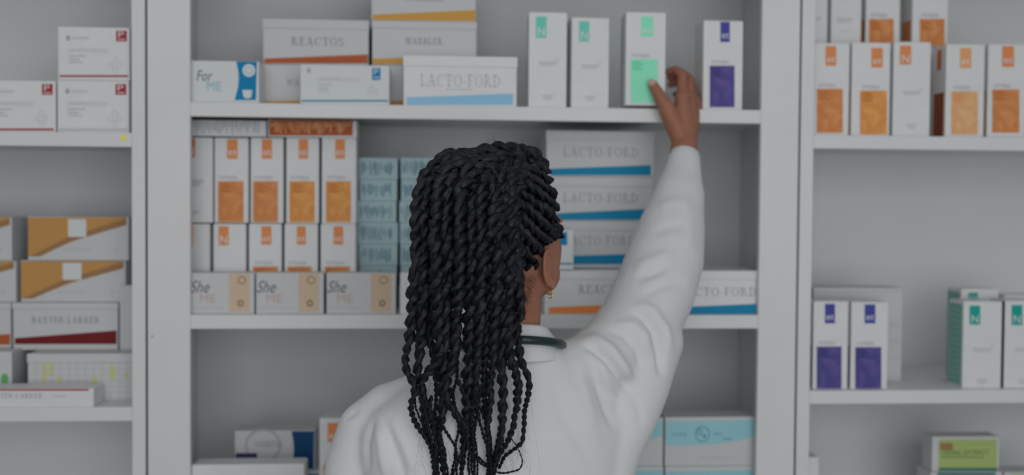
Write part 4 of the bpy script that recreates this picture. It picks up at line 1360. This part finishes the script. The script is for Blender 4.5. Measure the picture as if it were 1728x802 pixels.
for i, (x4, low, fat, thin) in enumerate(LANES):
    t = i / (N - 1)
    lay = (0.0 if i % 2 == 0 else .013)
    ox, oy = 806 + 56 * t, 262 + 34 * t
    hi = [(ox, oy), (ox + (x4 - ox) * .50, 267 + 34 * t - (6 if i == 0 else 0)), (ox + (x4 - ox) * .88, 303 + 24 * t), (x4 + 1, 362 + 8 * t), (x4, 425), (x4 + (low[0][0] - x4) * .6, 490)]
    R0 = .0112 * fat
    ctrl = []
    for px, py in hi:
        ctrl.append((px, py, dome_y(px, py, lay + (.03 if (px, py) == hi[0] else 0)), R0))
    for k, (px, py) in enumerate(low):
        f = interp(py, [540, 600, 660, 720, 812], [.92, .50 + .36 * thin, .28 + .50 * thin, .20 + .36 * thin, .16 + .16 * thin])
        ctrl.append((px, py, dome_y(px, py, lay * .6), R0 * f))
    braid(ctrl, phase=i * 1.7, pitch=4.8 + .5 * math.sin(i * 2.3))
# second layer filling behind them
for i in range(11):
    t = i / 10
    x4 = 712 + 160 * t
    ox, oy = 800 + 62 * t, 272 + 34 * t
    xe = x4 + rng.uniform(-8, 8)
    end = [630, 668, 640, 620, 650, 676, 630, 660, 620, 650, 632][i]
    pts = [(ox, oy), (ox + (x4 - ox) * .5, 282 + 30 * t), (ox + (x4 - ox) * .88, 320 + 20 * t), (x4, 380), (x4, 460), (x4 - 2, 540), (xe, 600), (xe + rng.uniform(-6, 6), end), (xe + rng.uniform(-10, 10), end + 50), (xe + rng.uniform(-14, 14), end + 110)]
    if i >= 4:
        end = 556
        pts = pts[:5] + [(x4 - 1, 525), (xe, 566), (xe + rng.uniform(-5, 5), 598)]
    ctrl = [(px, py, dome_y(px, py, .027 if py < 560 else .010), .0100 * (interp(py, [280, 540, 600, end, end + 110], [1.05, .90, .58, .32, .14]) if i < 4 else interp(py, [280, 480, 525, 566, 598], [1.05, .95, .7, .35, .14]))) for px, py in pts]
    braid(ctrl, phase=i * 2.1 + .6)
# fine ends hanging and crossing
FINE = [
    [(704, 655), (716, 690), (724, 730), (735, 775), (741, 815)],
    [(728, 668), (724, 700), (734, 735), (738, 770), (739, 815)],
    [(760, 655), (768, 690), (776, 720), (770, 745), (766, 780), (757, 815)],
    [(744, 715), (760, 740), (768, 756), (769, 785), (771, 815)],
    [(770, 640), (784, 665), (796, 700), (800, 740), (797, 775), (800, 815)],
    [(783, 640), (797, 672), (812, 690), (818, 700)],
    [(800, 660), (808, 700), (818, 740), (826, 780), (829, 815)],
    [(812, 650), (806, 690), (801, 730), (803, 770), (806, 815)],
    [(785, 742), (793, 758), (806, 772), (822, 784), (836, 793)],
    [(790, 725), (782, 760), (768, 790), (760, 815)],
    [(842, 735), (838, 765), (828, 790), (820, 815)],
    [(846, 715), (838, 750), (830, 780), (826, 815)],
    [(738, 735), (750, 760), (754, 790), (758, 815)],
    [(796, 700), (794, 740), (790, 780), (794, 815)],
    [(812, 690), (824, 722), (828, 760), (822, 800), (816, 818)],
    [(729, 720), (735, 750), (735, 780), (738, 815)],
]
for i, pl_ in enumerate(FINE):
    ctrl = [(px, py, dome_y(px, py, -.004 + .006 * (i % 3)), .0036 - .0018 * k / (len(pl_) - 1)) for k, (px, py) in enumerate(pl_)]
    braid(ctrl, phase=i, seg=7, pitch=6.0)
# the loose loop of one thin end
lp = [(861, 738), (872, 752), (881, 770), (883, 783), (874, 795), (855, 799), (836, 796), (818, 787), (802, 776), (791, 762), (788, 742), (788, 722)]
braid([(px, py, dome_y(px, py, -.006), .0011 + .0018 * k / 11) for k, (px, py) in enumerate(lp)], seg=7, pitch=7)

# flat twists from the hairline back over the right side of the head
SIDE = [
    ([(908, 268), (893, 259), (874, 260), (854, 268), (838, 288), (830, 320)], .0108),
    ([(921, 290), (905, 278), (888, 272), (868, 274), (850, 288)], .0100),
    ([(930, 308), (913, 296), (894, 286), (874, 284), (856, 298)], .0096),
    ([(936, 330), (918, 316), (898, 302), (878, 296), (858, 310)], .0094),
    ([(939, 352), (920, 336), (900, 320), (880, 310), (860, 322)], .0092),
    ([(940, 374), (919, 356), (898, 338), (878, 325), (860, 336)], .0090),
    ([(938, 394), (916, 376), (896, 356), (877, 342), (860, 352)], .0090),
    ([(926, 408), (908, 394), (891, 375), (875, 360), (859, 370)], .0088),
    ([(916, 428), (900, 412), (885, 394), (871, 380), (857, 392)], .0088),
    ([(906, 450), (893, 434), (880, 416), (867, 402), (856, 415)], .0088),
    ([(900, 474), (889, 456), (877, 438), (866, 426), (856, 440)], .0090),
    ([(897, 498), (887, 480), (876, 462), (866, 452), (858, 466)], .0088),
    ([(890, 520), (882, 502), (873, 486), (865, 478), (858, 492)], .0084),
    ([(893, 258), (882, 268), (872, 290), (864, 320), (862, 350), (860, 400)], .0100),
    ([(862, 300), (868, 340), (868, 390), (872, 440), (876, 500), (878, 540)], .0098),
    ([(901, 440), (904, 456), (899, 470), (890, 470), (886, 456), (890, 442)], .0088),
]
for i, (pl_, r) in enumerate(SIDE):
    n = len(pl_)
    ctrl = []
    for k, (px, py) in enumerate(pl_):
        yh = head_y(px, py, .006 + .004 * k / n)
        if i == 14: yh = min(yh, dome_y(px, py, .016))
        ctrl.append((px, py, yh - .004 - (.006 * math.sin(math.pi * k / (n - 1)) if i < 13 else .012), r * (1.0 if k else .75)))
    braid(ctrl, phase=i * 1.3, pitch=4.4)
# the knot above the ear and the coil over the crown
for pl_, r, dY in (
    ([(946, 402), (944, 388), (934, 384), (930, 394), (936, 402)], .0070, -.004),
    ([(772, 292), (790, 270), (812, 257), (836, 250), (860, 252), (882, 264), (894, 284)], .0118, -.010),
    ([(742, 300), (764, 276), (792, 262), (822, 260), (850, 268), (868, 286), (874, 312)], .0115, -.022),
    ([(868, 258), (888, 255), (906, 264), (917, 280), (922, 296)], .0105, .004),
    ([(806, 276), (830, 270), (852, 281), (863, 304), (858, 334), (850, 366)], .0112, -.036),
    ([(800, 290), (826, 284), (845, 300), (850, 330), (842, 364), (840, 400)], .0108, -.044),
    ([(812, 300), (830, 310), (838, 335), (832, 370), (828, 410)], .0104, -.048),
    ([(898, 268), (884, 276), (866, 280), (848, 282), (832, 288)], .0108, -.020),
    ([(886, 258), (868, 266), (850, 272), (834, 280), (820, 292)], .0108, -.026),
    ([(908, 282), (892, 288), (874, 288), (856, 294), (840, 306)], .0104, -.030),
    ([(876, 284), (880, 304), (872, 326), (864, 352), (860, 384)], .0102, -.030),
    ([(850, 262), (836, 272), (818, 280), (800, 296), (786, 320)], .0112, -.046),
):
    ctrl = []
    for px, py in pl_:
        base = min(head_y(px, py, .008), dome_y(px, py, .012) if px < 875 and py > 258 else 9)
        ctrl.append((px, py, base + dY * .35, r))
    braid(ctrl, phase=px, pitch=4.6)

bv = coords(body) + np.array(tuple(ORG))
body_tree = BVHTree.FromPolygons([tuple(q) for q in bv], [tuple(q.vertices) for q in body.polygons])
# flyaway hairs: uncountable fine hair
fly_v, fly_f = [], []
def fly(pts, w=.00016):
    base = len(fly_v)
    for a in pts:
        for dx, dy, dz in ((-w, 0, 0), (w * .5, -w, 0), (w * .5, w, 0)):
            fly_v.append((a[0] + dx, a[1] + dy, a[2] + dz))
    for i in range(len(pts) - 1):
        for k in range(3):
            fly_f.append((base + i * 3 + k, base + i * 3 + (k + 1) % 3, base + (i + 1) * 3 + (k + 1) % 3, base + (i + 1) * 3 + k))
edge = [(706, 315), (703, 350), (698, 385), (697, 430), (697, 480), (695, 530), (690, 580), (688, 625), (745, 282), (785, 262), (830, 250), (870, 252), (905, 268), (700, 690), (720, 740)]
for i in range(420):
    if i < 170:
        a = edge[int(rng.integers(len(edge)))]
        px0, py0 = a[0] + rng.uniform(-2, 8), a[1] + rng.uniform(-18, 18)
        dx, dy = rng.uniform(-14, 8), rng.uniform(-12, 16)
    else:
        px0, py0 = rng.uniform(705, 888), rng.uniform(560, 780)
        dx, dy = rng.uniform(-20, 20), rng.uniform(8, 46)
    Y = dome_y(px0, min(py0, 800), .004)
    if py0 < 300: Y = -.44
    b1, b2 = rng.uniform(-9, 9), rng.uniform(-7, 7)
    pts = []
    for k in range(7):
        t = k / 6
        p_ = P(px0 + dx * t + b1 * math.sin(math.pi * t), py0 + dy * t + b2 * math.sin(2 * math.pi * t), Y - .006 * t)
        pts.append((p_.x, p_.y, p_.z))
    fly(pts)
# baby hair at the nape and behind the ear
for i in range(520):
    px0, py0 = rng.uniform(868, 900), rng.uniform(462, 534)
    if px0 > 878 + (534 - py0) * .40: continue
    dx, dy = rng.uniform(2, 9), rng.uniform(3, 10)
    pts = []
    for k in range(4):
        t = k / 3
        xx = px0 + dx * t + 1.2 * math.sin(3 * t + i)
        d_ = (P(xx, py0 + dy * t, 0) - CAM).normalized()
        hit = body_tree.ray_cast(CAM, d_)
        if hit[0] is None: break
        q_ = hit[0] - d_ * .0007
        pts.append((q_.x, q_.y, q_.z))
    if len(pts) == 4: fly(pts, .00011)
# short fuzz standing off the braids themselves
for i in range(900):
    px0, py0 = rng.uniform(700, 890), rng.uniform(265, 640)
    Y = dome_y(px0, py0, -.006)
    if px0 > 880 and py0 > 300: continue
    dx, dy = rng.uniform(-9, 9), rng.uniform(4, 22)
    b1 = rng.uniform(-4, 4)
    pts = []
    for k in range(4):
        t = k / 3
        p_ = P(px0 + dx * t + b1 * math.sin(math.pi * t), py0 + dy * t, Y - .003 * math.sin(math.pi * t))
        pts.append((p_.x, p_.y, p_.z))
    fly(pts, .00013)
fm_ = bpy.data.meshes.new('flyaway_hair')
fm_.from_pydata(fly_v, [], fly_f)
fo = link('flyaway_hair', local(fm_), HAIR, hair)
fo['kind'] = 'stuff'
